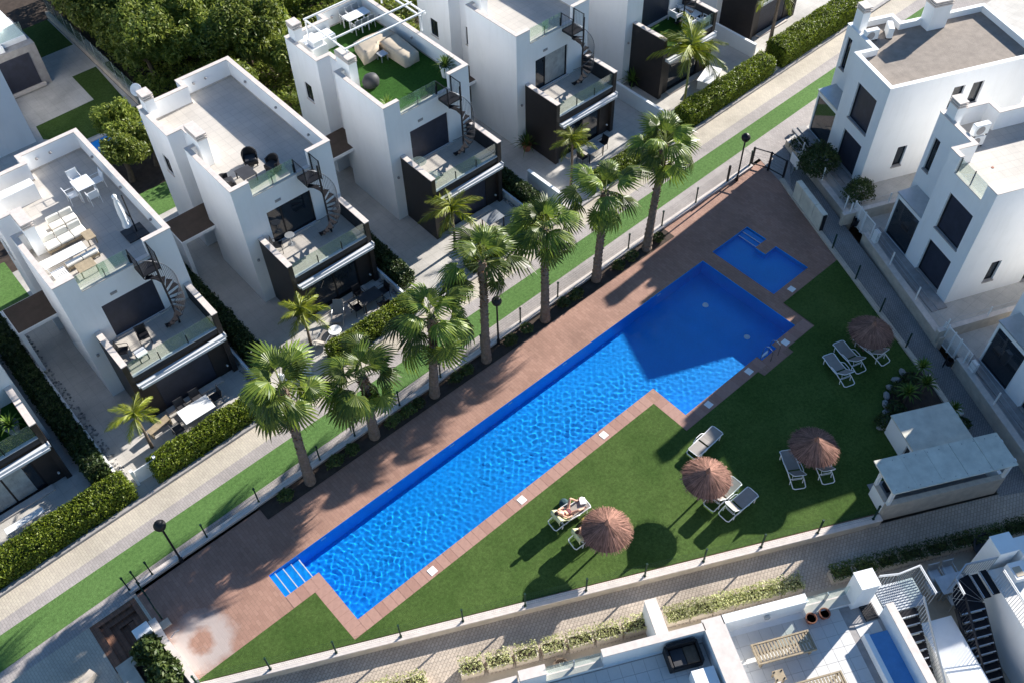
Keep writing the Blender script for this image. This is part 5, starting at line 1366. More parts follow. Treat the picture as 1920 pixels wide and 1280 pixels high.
# ================================================================== umbrellas, loungers, people
def thatch_mesh(seed):
    rng = np.random.default_rng(seed); n = 1500; V = []
    for i in range(n):
        a = rng.uniform(0, 2 * math.pi); lay = i % 3; r0 = (.03, .30, .62)[lay] * rng.uniform(.7, 1.2); r1 = (.55, .88, 1.13)[lay] * rng.uniform(.9, 1.05)
        z = lambda r: 2.02 - .62 * (r / 1.06) ** 1.0 + .012 + rng.uniform(0, .03)
        d = np.array([math.cos(a), math.sin(a), 0]); s = np.array([-math.sin(a), math.cos(a), 0]) * rng.uniform(.006, .013)
        a2 = a + rng.normal(0, .06); d2 = np.array([math.cos(a2), math.sin(a2), 0])
        p, q = d * r0 + [0, 0, z(r0)], d2 * r1 + [0, 0, z(r1) + rng.uniform(-.02, .03)]
        V.append([p - s, p + s, q + s * .6, q - s * .6])
    for i in range(90):
        a = rng.uniform(0, 6.28); d = np.array([math.cos(a), math.sin(a), 0]); s = np.array([-math.sin(a), math.cos(a), 0]) * .012
        p = d * .02 + [0, 0, 2.26 + rng.uniform(-.05, .03)]; q = d * .13 + [0, 0, 1.97]; V.append([p - s, p + s, q + s, q - s])
    return quads_mesh("thatch", np.array(V), ['thatch'])
def umbrella(label, x, y, seed, rz):
    t = thing("thatched_umbrella", label, "beach umbrella", (x, y, .02), rz, "heather umbrellas on the lawn")
    MB().tube([(0, 0, 0), (0, 0, 2.0)], .045, 8).build("pole", 'pole', t)
    MB().lathe([(1.04, 1.40), (1.05, 1.42), (.7, 1.62), (.35, 1.83), (.09, 1.98), (.05, 2.1), (.01, 2.16)], 26).build("canopy", 'thatch2', t)
    stuff(place(thatch_mesh(seed), "thatch", t))
    r = MB()
    for i in range(8): a = i * math.pi / 4; MB().bar((.05 * math.cos(a), .05 * math.sin(a), 1.78), (1.0 * math.cos(a), 1.0 * math.sin(a), 1.37), .03).build("rib", 'pole', t)
umbrella("sunlit thatched umbrella over the two sunbathers, nearest the pool's middle", 11.46, -8.45, 1, 0)
umbrella("sunlit thatched umbrella between the single empty lounger and the empty pair", 16.42, -9.59, 2, 1)
umbrella("half-shaded thatched umbrella nearest the kiosk", 21.13, -11.68, 3, 2)
umbrella("dark thatched umbrella wholly in the house shadow, by the side path", 28.49, -9.46, 4, 3)

def lounger_meshes():
    D = {}
    w = .31
    for s, k in ((-1, 'rl'), (1, 'rr')):
        D[k] = MB().tube([(0, s * w, .31), (.1, s * w, .345), (.5, s * w, .30), (.9, s * w, .31), (1.2, s * w, .34), (1.55, s * w, .28), (1.85, s * w * .95, .17)], .024, 6).mesh("side_rail", 'white')
        D[k + 'a'] = MB().tube([(.62, s * (w + .03), .32), (.8, s * (w + .05), .47), (1.15, s * (w + .05), .49), (1.38, s * (w + .03), .34)], .02, 6).mesh("armrest", 'white')
    D['f0'] = MB().tube([(0, -.31, .31), (-.04, -.2, .32), (-.04, .2, .32), (0, .31, .31)], .024, 6).mesh("foot_bar", 'white')
    D['f1'] = MB().tube([(1.85, -.295, .17), (1.9, -.2, .16), (1.9, .2, .16), (1.85, .295, .17)], .024, 6).mesh("head_bar", 'white')
    D['c1'] = MB().tube([(1.45, -.29, .29), (1.45, .29, .29)], .02, 6).mesh("cross_bar", 'white')
    D['leg'] = MB().tube([(0, 0, .33), (.02, 0, .02), (.05, 0, 0)], .022, 6).mesh("leg", 'white')
    for k, ang in (('flat', 4), ('up', 42)):
        pv = 1.08; L = .74; ca, sa = math.cos(R(ang)), math.sin(R(ang))
        mb = MB(); xs = [0, .25, .5, .75, 1.0]; zs = [.335, .315, .30, .305, .325]
        for i in range(4): mb.hexa([(xs[i], -.285, zs[i] - .012), (xs[i + 1] - .004, -.285, zs[i + 1] - .012), (xs[i + 1] - .004, .285, zs[i + 1] - .012), (xs[i], .285, zs[i] - .012)], [(xs[i], -.285, zs[i]), (xs[i + 1] - .004, -.285, zs[i + 1]), (xs[i + 1] - .004, .285, zs[i + 1]), (xs[i], .285, zs[i])])
        D['seat'] = mb.mesh("sling", 'sling')
        p = lambda u, o: (pv + u * L * ca - o * sa, u * L * sa + .33 + o * ca)
        mb = MB(); q = [p(0.02, -.006), p(.97, -.006), p(.97, .006), p(0.02, .006)]
        mb.add([(a, y, b) for y in (-.285, .285) for a, b in q], [(0, 1, 2, 3), (7, 6, 5, 4), (0, 4, 5, 1), (1, 5, 6, 2), (2, 6, 7, 3), (3, 7, 4, 0)])
        D['back_' + k] = mb.mesh("backrest", 'sling')
        a, b = p(0, 0), p(1, 0)
        D['bfr_' + k] = MB().tube([(a[0], -.29, a[1]), (b[0] - .04, -.29, b[1] - .03), (b[0], -.22, b[1]), (b[0], .22, b[1]), (b[0] - .04, .29, b[1] - .03), (a[0], .29, a[1])], .02, 6).mesh("backrest_frame", 'white')
        c = p(.55, 0)
        D['prop_' + k] = MB().tube([(c[0], -.22, c[1]), (1.5, -.22, .29), (1.5, .22, .29), (c[0], .22, c[1])], .013, 5).mesh("prop", 'white') if k == 'up' else None
    return D
LM = lounger_meshes()
def lounger(label, x, y, ang, back='up'):
    t = thing("sun_lounger", label, "sun lounger", (x, y, .024), R(ang), "white framed sun loungers on the lawn")
    for k in ('rl', 'rr', 'rla', 'rra', 'f0', 'f1', 'c1', 'seat', 'back_' + back, 'bfr_' + back) + (('prop_up',) if back == 'up' else ()): place(LM[k], LM[k].name.split('.')[0], t)
    for px_, py_ in ((.18, .31), (.18, -.31), (1.5, .30), (1.5, -.30)): place(LM['leg'], "leg", t, (px_, py_, 0))
    return t
lounger("flat empty sun lounger at the edge of the shadow, nearest the pool corner", 19.38, -7.86, -176.9, 'flat')
lounger("empty sun lounger half under the middle thatched umbrella", 17.95, -10.18, -178.7)
lounger("empty sun lounger with a curved shadow across it, nearest the lawn's bottom wall", 18.05, -11.05, 177.9)
lounger("sun lounger with the reclining person in swimwear in full sun", 12.24, -6.53, 173.9)
lounger("sun lounger whose lower half is hidden by the umbrella over the sunbathers", 12.27, -7.84, 171)
lounger("shaded sun lounger left of the half-shaded umbrella", 20.81, -10.69, -123)
lounger("shaded sun lounger mostly under the half-shaded umbrella", 21.87, -11.32, -119)
lounger("shaded sun lounger farthest left of the dark umbrella's three", 26.73, -8.56, -109)
lounger("shaded sun lounger in the middle of the dark umbrella's three", 27.73, -8.42, -106)
lounger("shaded sun lounger directly under the dark umbrella", 28.75, -8.85, -97)

def skin_body(name, verts, edges, radii, root, mat, parent):
    me = bpy.data.meshes.new(name); me.from_pydata(verts, edges, []); me.update()
    o = bpy.data.objects.new(name, me); COL.objects.link(o); o.parent = parent
    m = o.modifiers.new("skin", 'SKIN'); m.use_smooth_shade = True
    sk = me.skin_vertices[0].data if me.skin_vertices else None
    if sk is None:
        bpy.context.view_layer.objects.active = o; sk = me.skin_vertices[0].data
    for i, r in enumerate(radii): sk[i].radius = (r, r) if isinstance(r, (int, float)) else r
    for i in range(len(verts)): sk[i].use_root = (i == root)
    s = o.modifiers.new("sub", 'SUBSURF'); s.levels = 2; s.render_levels = 2
    me.materials.append(M[mat]); return o
def sunbather(label, par_xy, ang, knees, mat, group=None):
    t = thing("person", label, "person", (*par_xy, .024), R(ang))
    V = [(.98, 0, .44), (1.12, 0, .52), (1.28, 0, .68), (1.42, 0, .82), (1.50, 0, .90), (1.56, 0, .98), (1.61, 0, 1.02)]     # pelvis .. chest .. neck .. head
    rad = [(.15, .11), (.135, .10), (.155, .105), (.13, .085), .05, .085, .075]
    E = [(0, 1), (1, 2), (2, 3), (3, 4), (4, 5), (5, 6)]
    def chain(frm, pts, rs):
        k = frm
        for p, r in zip(pts, rs): V.append(p); rad.append(r); E.append((k, len(V) - 1)); k = len(V) - 1
        return k
    for s in (-1, 1):
        kz = knees[0 if s < 0 else 1]
        chain(0, [(.94, .11 * s, .44), (.62, (.16 + kz[0]) * s, kz[1]), (.34, (.14 + kz[0] * .6) * s, .38), (.22, (.14 + kz[0] * .6) * s, .36), (.16, (.17 + kz[0] * .6) * s, .45)], [.09, .058, .045, .034, .028])
        hnd = chain(3, [(1.40, .19 * s, .80), (1.22, .27 * s, .62), (1.02, .25 * s, .52), (.95, .24 * s, .50)], [.05, .038, .030, .026])
        for q in range(5):
            b = V[hnd]; y = b[1] + s * (.03 - .016 * q); chain(hnd, [(b[0] - .045, y, b[2] + .0), (b[0] - .08 - (.012 if 0 < q < 4 else 0), y, b[2] - .02)], [.009, .007])
    skin_body("body", V, E, rad, 0, mat, t)
    # head, hair, face, swimwear, ears
    mb = MB(); mb.lathe([(.02, -.115), (.07, -.09), (.082, -.02), (.085, .04), (.06, .1), (.02, .12)], 14)
    hd = mb.build("head", mat, t, (1.60, 0, 1.03), 0, True); hd.rotation_euler = (0, R(48), 0); hd.scale = (1.12, .92, 1)
    h2 = MB().lathe([(.088, .0), (.094, .04), (.075, .1), (.025, .128)], 14).build("hair", 'hair', t, (1.612, 0, 1.03), 0, True); h2.rotation_euler = (0, R(58), 0); h2.scale = (1.12, .98, 1)
    for s in (-1, 1):
        e = MB().lathe([(.002, -.012), (.011, 0), (.002, .012)], 8).build("eye", 'black', t, (1.545, .032 * s, 1.085), 0, True)
        MB().lathe([(.003, -.02), (.018, -.004), (.016, .014), (.003, .022)], 8).build("ear", mat, t, (1.615, .083 * s, 1.03), 0, True)
    MB().add([(1.545, -.014, 1.06), (1.545, .014, 1.06), (1.56, 0, 1.105), (1.515, 0, 1.095)], [(0, 1, 2), (0, 3, 1), (1, 3, 2), (0, 2, 3)]).build("nose", mat, t)
    MB().bar((1.508, -.022, 1.055), (1.508, .022, 1.055), .012, .008).build("mouth", 'swim', t)
    mb = MB(); n = 14
    for k, (x, z, rx, rz_) in enumerate(((.90, .445, .175, .125), (.98, .45, .185, .135), (1.05, .49, .175, .125))): mb.add([(x - .02 * math.sin(2 * math.pi * j / n), rx * math.cos(2 * math.pi * j / n), z + rz_ * math.sin(2 * math.pi * j / n)) for j in range(n)], [])
    for k in range(2): mb.f += [(k * n + j, k * n + (j + 1) % n, (k + 1) * n + (j + 1) % n, (k + 1) * n + j) for j in range(n)]; mb.m += [0] * n
    mb.build("swimwear_bottom", 'swim', t, None, 0, True)
    for s in (-1, 1):
        q = MB().lathe([(.082, 0), (.066, .04), (.02, .062)], 12).build("bikini_cup", 'swim', t, (1.275, .085 * s, .755), 0, True); q.rotation_euler = (0, R(-42), 0)
    return t
sunbather("person in maroon swimwear lying on a lounger in full sun with knees bent", (12.24, -6.53), 173.9, [(.22, .72), (.10, .62)], 'skin')
sunbather("person with dark hair lying on a lounger, legs hidden under the thatched umbrella", (12.27, -7.84), 171, [(.02, .5), (.02, .48)], 'skin')
def towel(label, x, y, ang, mat):
    mb = MB(); rng = random.Random(x); P_ = [(1.0, .345), (1.12, .40), (1.3, .555), (1.5, .735), (1.64, .862), (1.70, .83), (1.71, .70), (1.70, .52)]
    n = 9
    for i, (a, b) in enumerate(P_):
        for j in range(n):
            y_ = -.33 + .66 * j / (n - 1); sag = -.10 * max(0, abs(y_) - .29) / .04 * .6
            mb.v.append((a + rng.uniform(-.008, .008), y_, b + .014 + sag + rng.uniform(0, .014)))
    for i in range(len(P_) - 1):
        for j in range(n - 1): k = i * n + j; mb.f.append((k, k + 1, k + n + 1, k + n)); mb.m.append(0)
    o = mb.build("towel", mat, None, (x, y, .024), R(ang), True)
    o.modifiers.new("thick", 'SOLIDIFY').thickness = .012
    return tag(o, label, "towel", "towels on the sunbathers' loungers")
towel("pale yellow towel under the sunbather in full sun", 12.24, -6.53, 173.9, 'towel')
towel("pale greenish white towel under the dark-haired sunbather by the umbrella", 12.27, -7.84, 171, 'towel')
def at(x, y, ang, a, b): return (x + a * math.cos(R(ang)) - b * math.sin(R(ang)), y + a * math.sin(R(ang)) + b * math.cos(R(ang)))
tag(MB().box(-.14, .14, -.17, .17, 0, .05).build("folded_towel", 'ltowel', None, (*at(12.24, -6.53, 173.9, .12, -.12), .36), R(150), bevel=.015), "white folded towel at the foot of the lounger in full sun", "towel")
tag(MB().lathe([(.10, 0), (.2, .03), (.22, .14), (.17, .26), (.08, .3)], 10).build("beach_bag", 'bag', None, (*at(12.24, -6.53, 173.9, .75, -.62), .024)), "dark teal bag on the lawn beside the lounger in full sun", "bag")
tag(MB().lathe([(.10, 0), (.17, .03), (.18, .12), (.12, .2)], 9).build("beach_bag", 'yellowbag', None, (*at(12.24, -6.53, 173.9, .55, .62), .024)), "yellow bag on the lawn between the two sunbathers' loungers", "bag")
# pool ladder
t = thing("pool_ladder", "curved steel pool ladder in the coping notch of the deep end", "pool ladder", (24.9, -6.45, 0))
for s in (-.28, .28): MB().tube([(s, -.35, 0), (s, -.35, .6), (s, -.28, .78), (s, -.1, .85), (s, .1, .75), (s, .18, .5), (s, .2, -.5)], .02, 8).build("rail", 'steel', t, None, 0, True)
for z in (-.2, -.42): MB().box(-.26, .26, .15, .24, z, z + .03).build("rung", 'steel', t)

# ================================================================== roof and garden furniture
def table(label, x, y, z, L, w, hgt, mat, leg=None, rz=0, group=None, name="table"):
    t = thing(name, label, "table", (x, y, z), rz, group)
    MB().box(-L / 2, L / 2, -w / 2, w / 2, hgt - .035, hgt).build("tabletop", mat, t, bevel=.006)
    for sx in (-1, 1):
        for sy in (-1, 1): MB().box(sx * (L / 2 - .05) - .025, sx * (L / 2 - .05) + .025, sy * (w / 2 - .05) - .025, sy * (w / 2 - .05) + .025, 0, hgt - .036).build("leg", leg or mat, t)
    return t
Z6, Z3 = ROOF + .01, TER + .015
ax, ay = A[1]
table("small square white dining table with chairs on the parasol house's roof", ax + 4.05, ay + 5.95, Z6, .85, .95, .74, 'white')
for dx, dy, rz, lab in ((3.4, 5.85, 90, "on the left of"), (4.75, 6.05, -90, "against the parapet behind"), (4.0, 6.75, 0, "at the far side of"), (4.1, 5.15, 180, "at the near side of")):
    chair("white chair %s the square dining table on the parasol house's roof" % lab, ax + dx, ay + dy, Z6, R(rz), 'white', 'white', "white chairs round the roof dining table")
t = thing("closed_parasol", "closed white parasol on a black base on the roof terrace", "parasol", (ax + 4.5, ay + 1.95, Z6))
for sx, sy in ((0, 0), (.5, 0), (0, .5), (.5, .5)): MB().box(sx - .5, sx - .02, sy - .5, sy - .02, 0, .07).build("base_slab", 'grey_plastic', t)
MB().tube([(.1, 0, .0), (.12, .05, 2.2)], .035, 8).build("pole", 'black', t)
MB().tube([(.1, 0, .9), (-.15, .1, 1.6), (-.2, .15, 2.35)], .03, 6).build("arm", 'black', t)
MB().lathe([(.03, .45), (.2, .5), (.15, .8), (.17, 1.3), (.13, 1.9), (.09, 2.1), (.12, 2.3), (.02, 2.4)], 9, c=(-.18, .1)).build("canopy", 'white', t)
def sofa(label, x, y, z, L, w, group, mat='cushion', frame='wood', rz=0, back=True):
    t = thing("sofa", label, "sofa", (x, y, z), rz, group)
    MB().box(-L / 2, L / 2, -w / 2, w / 2, .10, .22).build("seat_frame", frame, t)
    for x_ in (-L / 2 + .05, L / 2 - .05):
        for y_ in (-w / 2 + .05, w / 2 - .05): MB().box(x_ - .03, x_ + .03, y_ - .03, y_ + .03, 0, .1).build("leg", frame, t)
    k = max(1, round(L / .7))
    for i in range(k): MB().box(-L / 2 + L * i / k + .01, -L / 2 + L * (i + 1) / k - .01, -w / 2 + .02, w / 2 - .12, .221, .36).build("seat_cushion", mat, t, bevel=.03)
    if back:
        for i in range(k): MB().box(-L / 2 + L * i / k + .02, -L / 2 + L * (i + 1) / k - .02, w / 2 - .14, w / 2, .23, .66).build("back_cushion", mat, t, bevel=.03)
    return t
sofa("short pale cushioned sofa nearest the white dining table", ax + 2.3, ay + 4.65, Z6, 1.25, .62, "pale sofas on the parasol house's roof")
sofa("long pale cushioned sofa in the middle of the roof terrace", ax + 1.9, ay + 3.55, Z6, 1.9, .7, "pale sofas on the parasol house's roof")
t = thing("slatted_sunbed", "white slatted sunbed in the sun on the parasol house's roof", "sunbed", (ax + 1.35, ay + 2.45, Z6))
for i in range(6): MB().box(-1.0, 1.0, -.3 + .105 * i, -.225 + .105 * i, .3, .325).build("slat", 'white', t)
for x_ in (-.9, .9):
    MB().box(x_ - .03, x_ + .03, -.3, .3, .25, .299).build("rail", 'white', t)
    for y_ in (-.27, .27): MB().box(x_ - .03, x_ + .03, y_ - .03, y_ + .03, 0, .25).build("leg", 'white', t)
t = thing("slatted_chair", "white slatted low chair at the sunny roof corner by the parapet", "chair", (ax + .75, ay + 1.45, Z6))
for i in range(7): MB().box(-.3 + .09 * i, -.245 + .09 * i, -.4, .4, .3, .32).build("slat", 'white', t)
for y_ in (-.35, .35):
    MB().box(-.3, .3, y_ - .025, y_ + .025, .26, .299).build("rail", 'white', t)
    for x_ in (-.27, .27): MB().box(x_ - .025, x_ + .025, y_ - .025, y_ + .025, 0, .26).build("leg", 'white', t)
table("low beige wooden coffee table near the glass edge of the parasol house's roof", ax + 1.8, ay + 1.1, Z6, .8, .65, .42, 'wood')
sofa("pale cushioned bench just behind the beige coffee table", ax + 1.9, ay + 1.85, Z6, 1.5, .45, "pale sofas on the parasol house's roof", back=False)
table("narrow beige side table at the shadow edge beside the long sofa", ax + 2.75, ay + 2.85, Z6, .45, .7, .4, 'wood')
tag(MB().box(-.27, .27, -.25, .25, 0, .35).build("cushion_cube", 'white', None, (ax + 1.15, ay + 4.45, Z6), 0, bevel=.04), "small white cushion cube left of the short pale sofa", "pouf")
solid(thing("outdoor_kitchen", "white L-shaped kitchen counter along the rear wall of the parasol house's roof", "counter", (ax, ay, Z6)), .3, 2.3, 7.2, 7.75, 0, .9, "counter", 'white')
def tub_chair(label, x, y, z, rz):
    t = thing("rattan_chair", label, "armchair", (x, y, z), rz, "black rattan chairs on the roof")
    MB().box(-.33, .33, -.3, .3, .12, .36).build("seat", 'rattan', t, bevel=.03); MB().box(-.27, .27, -.27, .22, .361, .44).build("seat_cushion", 'grey_plastic', t, bevel=.03)
    mb = MB(); n = 10; o_, i_ = [], []
    for k in range(n + 1):
        a = R(-20 + 220 * k / n); hh = .62 + .2 * math.sin(max(0, min(math.pi, a))) ** 1
        o_.append((.39 * math.cos(a), .36 * math.sin(a), hh)); i_.append((.33 * math.cos(a), .30 * math.sin(a), hh))
    for k in range(n): mb.hexa([(o_[k][0] * .9, o_[k][1] * .9, .1), (o_[k + 1][0] * .9, o_[k + 1][1] * .9, .1), (i_[k + 1][0] * .9, i_[k + 1][1] * .9, .1), (i_[k][0] * .9, i_[k][1] * .9, .1)], [o_[k], o_[k + 1], i_[k + 1], i_[k]])
    mb.build("backrest", 'rattan', t)
    for x_ in (-.26, .26):
        for y_ in (-.24, .22): MB().box(x_ - .025, x_ + .025, y_ - .025, y_ + .025, 0, .12).build("leg", 'rattan', t)
ax, ay = A[2]
tub_chair("black rattan tub chair farthest from the glass edge of the roof", ax + 2.3, ay + 2.3, Z6, R(-20)); tub_chair("black rattan tub chair right of the low black table", ax + 2.85, ay + 1.15, Z6, R(-80)); tub_chair("black rattan tub chair against the chimney side of the roof", ax + .6, ay + 1.5, Z6, R(80))
table("low black table between the three rattan chairs", ax + 1.55, ay + 1.45, Z6, .75, .9, .45, 'grey_plastic')
t = thing("round_table", "small round glass table on the terrace of the rattan-chair house", "table", (ax + 2.05, ay - .5, Z3)); MB().lathe([(.24, .60), (.25, .61), (.24, .63)], 16).build("tabletop", 'galv', t); MB().lathe([(.2, 0), (.03, .03), (.03, .6)], 10).build("pedestal", 'galv', t)
chair("black chair in the corner of the rattan-chair house's terrace", ax + 1.3, ay - .5, Z3, R(60), 'black', 'black', None)
t = thing("satellite_dish", "white satellite dish on the rear chimney of the rattan-chair house", "satellite dish", (ax + .2, ay + 9.05, 7.7))
MB().tube([(0, 0, -.05), (0, 0, .75)], .025, 6).build("mast", 'galv', t); o = MB().lathe([(.03, 0), (.2, .04), (.32, .11), (.31, .12), (.19, .055), (.02, .015)], 18).build("dish", 'white', t, (0, -.05, .75), 0, True); o.rotation_euler = (R(55), 0, R(-50))
ax, ay = A[1]
chair("black armchair on the left of the parasol house's terrace", ax + 1.2, ay - 1.3, Z3, R(60), 'black', 'black', "black chairs on the parasol house's terrace"); chair("black armchair facing the glass on the parasol house's terrace", ax + 2.3, ay - 1.15, Z3, R(-10), 'black', 'black', "black chairs on the parasol house's terrace")
table("small white square table between the two black terrace armchairs", ax + 1.75, ay - 1.95, Z3, .5, .5, .45, 'white', 'black')
ax, ay = A[3]
t = thing("round_glass_table", "round glass table on the terrace of the turf-roofed house", "table", (ax + 1.25, ay - .75, Z3)); MB().lathe([(.42, .70), (.43, .71), (.42, .72)], 22).build("tabletop", 'glass', t); MB().lathe([(.2, 0), (.03, .03), (.03, .7)], 10).build("pedestal", 'galv', t)
t = thing("round_glass_table", "lower round glass table near the glass edge of the same terrace", "table", (ax + 1.3, ay - 1.9, Z3)); MB().lathe([(.36, .45), (.37, .46), (.36, .47)], 22).build("tabletop", 'glass', t); MB().lathe([(.2, 0), (.03, .03), (.03, .45)], 10).build("pedestal", 'galv', t)
# pergola frame
t = thing("pergola", "thin white pergola frame over the turf roof", "pergola", (ax, ay, 0))
for x_, y_ in ((.8, 4.05), (5.75, 4.15), (.8, 7.9), (5.75, 7.9)): MB().box(x_ - .035, x_ + .035, y_ - .035, y_ + .035, 6.62 if x_ < 2 else 7.67, 8.72).build("post", 'white', t)
for y_ in (4.1, 5.3, 7.9): MB().box(.7, 6.0, y_ - .04, y_ + .04, 8.72, 8.80).build("beam", 'white', t)
for x_ in (.8, 5.6, 5.95): MB().box(x_ - .04, x_ + .04, 3.95, 8.0, 8.64, 8.718).build("beam", 'white', t)
t = thing("covered_sofa", "beige covered corner sofa on the turf roof", "sofa", (ax, ay, Z6))
def cover(poly, h0, seed):
    mb = MB(); rr = random.Random(seed); n = len(poly); c = sum((Vector(p) for p in poly), Vector((0, 0))) / n; P_ = []
    for i in range(n):
        for f in (0, .33, .66): P_.append(Vector(poly[i]).lerp(Vector(poly[(i + 1) % n]), f))
    k = len(P_); mb.v += [(p.x + rr.uniform(-.03, .03), p.y + rr.uniform(-.03, .03), 0) for p in P_]
    mb.v += [(p.x + rr.uniform(-.02, .02), p.y + rr.uniform(-.02, .02), h0 - .08 + rr.uniform(-.02, .02)) for p in P_]; q = [c + (p - c) * .8 for p in P_]
    mb.v += [(p.x, p.y, h0 + rr.uniform(-.05, .05)) for p in q]; mb.v += [(c.x, c.y, h0 - .05)]
    for a in (0, k):
        mb.f += [(a + i, a + (i + 1) % k, a + k + (i + 1) % k, a + k + i) for i in range(k)]
    mb.f += [(2 * k + i, 2 * k + (i + 1) % k, 3 * k) for i in range(k)]; mb.m = [0] * len(mb.f)
    return mb.build("cover", 'beige', t, None, 0, True)
cover([(2.3, 5.0), (3.4, 5.1), (3.7, 5.55), (4.9, 5.6), (4.9, 6.5), (2.7, 6.5)], .62, 1); cover([(3.75, 3.25), (4.75, 3.3), (4.9, 5.55), (3.75, 5.5)], .66, 2)
table("small grey side table in front of the covered corner sofa", ax + 3.35, ay + 4.75, Z6, .5, .5, .42, 'galv')
table("long pale dining table under the pergola on the turf roof", ax + 4.3, ay + 8.45, Z6, 1.5, .75, .74, 'white')
for i in range(6):
    sx = 3.85 + .45 * (i % 3); n_ = i // 3
    chair("pale chair along the %s side of the long roof dining table, %s from the left" % (("near", "far")[n_], ORD[i % 3]), ax + sx, ay + (7.85 if n_ == 0 else 9.0), Z6, R(180) if n_ == 0 else 0, 'white', 'galv', "chairs at the pergola dining table", .85)
t = thing("roof_kitchen", "white masonry kitchen block in the rear corner of the turf roof", "counter", (ax, ay, Z6)); MB().box(.35, 1.3, 6.9, 8.4, 0, .9).build("counter", 'white', t, bevel=.01); MB().box(1.302, 2.3, 7.6, 8.4, 0, .75).build("counter", 'white', t, bevel=.01); MB().box(.5, 1.15, 7.0, 7.6, .901, 1.2).build("cooker_hood", 'white', t, bevel=.02)
o = MB().lathe([(.3, 0), (.5, .1), (.55, .4), (.4, .65), (.1, .72)], 12).build("barbecue_cover", 'grey_plastic', None, (ax + 1.45, ay + 3.2, Z6), 0, True); o.scale = (.9, .75, 1); tag(o, "black covered barbecue beside the chimney on the turf roof", "barbecue")
pot_plant("leafy potted plant on the right front corner of the turf roof", ax + 4.95, ay + 1.2, Z6, .32, .7, 'plaster', .85, 60, 21); pot_plant("spiky pale potted plant on the left front corner of the turf roof", ax + .75, ay + .75, Z6, .25, .5, 'plaster', .7, 34, 22)
ax, ay = A[0]; pot_plant("spiky palm in a grey pot on the turf terrace at the left edge", ax + 4.55, ay - 1.6, Z3, .33, .5, 'greypot', .8, 44, 23)
ax, ay = A[5]
table("white terrace table between the white armchairs", ax + 4.75, ay - 1.1, Z3, .7, 1.3, .5, 'white')
for i, (dx, dy, rz, lab) in enumerate(((3.9, -.6, 90, "rear left"), (3.95, -1.7, 90, "front left"), (5.0 - .05, -.1, 0, "farthest"), (4.75, -2.15, 180, "nearest"))):
    t = thing("white_armchair", lab + " white armchair around the terrace table with bright turf", "armchair", (ax + dx, ay + dy, Z3), R(rz), "white armchairs on the turf terrace")
    MB().box(-.3, .3, -.3, .3, .3, .36).build("seat", 'white', t); MB().box(-.28, .28, .24, .30, .36, .72).build("backrest", 'white', t)
    for x_ in (-.31, .31):
        MB().box(x_ - .03, x_ + .03, -.3, .3, .52, .56).build("armrest", 'white', t)
        for y_ in (-.28, .28): MB().box(x_ - .025, x_ + .025, y_ - .025, y_ + .025, 0, .52).build("leg", 'white', t)
# patios
table("white garden table behind the hedge of the parasol house", 1.9, 9.1, .02, 1.55, .95, .74, 'white', 'galv', group=None)
for i, (x, y, rz, lab) in enumerate(((.75, 8.9, 90, "left end"), (1.5, 9.85, 0, "far side, left"), (2.3, 9.85, 0, "far side, right"), (3.0, 9.4, -90, "right end"))):
    chair("dark garden chair at the %s of the white patio table" % lab, x, y, .02, R(rz), 'black', 'grey_plastic', "dark chairs round the white patio table")
t = thing("wooden_bench", "pale wooden bench frame beside the feather palm of the parasol house", "bench", (.2, 9.75, .02), .2); MB().box(-.6, .6, -.18, .18, .4, .44).build("seat", 'wood', t)
for x_ in (-.52, .52): MB().box(x_ - .04, x_ + .04, -.16, .16, 0, .4).build("leg", 'wood', t)
for i, (x, y, rz, lab) in enumerate(((10.35, 9.75, -40, "grey reclining garden chair nearest the rattan-chair house's door"), (8.95, 8.95, 120, "grey reclining garden chair by the hedge of the rattan-chair house"))):
    t = thing("reclining_chair", lab, "chair", (x, y, .02), R(rz), "grey reclining chairs on the rattan-chair house's patio")
    MB().hexa([(-.27, -.5, .36), (.27, -.5, .36), (.27, .15, .3), (-.27, .15, .3)], [(-.27, -.5, .38), (.27, -.5, .38), (.27, .15, .32), (-.27, .15, .32)]).build("seat", 'sling', t); MB().hexa([(-.27, .155, .3), (.27, .155, .3), (.27, .68, .82), (-.27, .68, .82)], [(-.27, .155, .32), (.27, .155, .32), (.27, .66, .84), (-.27, .66, .84)]).build("backrest", 'sling', t)
    for x_ in (-.29, .29): MB().tube([(x_, -.5, 0), (x_, -.1, .56), (x_, .3, .56), (x_, .5, 0)], .018, 5).build("frame", 'galv', t)
t = thing("round_patio_table", "small round white table between the reclining chairs", "table", (9.6, 8.9, .02)); MB().lathe([(.33, .5), (.34, .51), (.33, .53)], 20).build("tabletop", 'white', t); MB().lathe([(.2, 0), (.03, .04), (.03, .5)], 8).build("pedestal", 'galv', t)
table("dark glass dining table on the rattan-chair house's patio", 12.2, 9.45, .02, 1.2, .8, .72, 'grey_plastic', 'black')
for i, (x, y, rz, lab) in enumerate(((11.35, 9.45, 90, "left end"), (12.0, 10.15, 0, "far side"), (12.5, 8.75, 180, "near side"), (13.05, 9.5, -90, "right end"))): chair("black chair at the %s of the dark glass patio table" % lab, x, y, .02, R(rz), 'black', 'black', "black chairs round the dark glass patio table")
table("grey table with a pale top on the turf-roofed house's patio", 20.7, 9.6, .02, 1.1, .75, .74, 'galv', 'black'); chair("black chair left of the grey table on the turf-roofed house's patio", 19.8, 9.4, .02, R(90), 'black', 'black', None)
table("pale grey table by the glass door of the bare-roofed house", 29.0, 10.2, .02, 1.2, .8, .74, 'galv', 'black')
for i, (x, y) in enumerate(((28.2, 10.2), (29.9, 10.3))): chair("%s black chair at the pale grey table of the bare-roofed house" % ("left", "right")[i], x, y, .02, R(90 - 180 * i), 'black', 'black', "black chairs of the bare-roofed house")
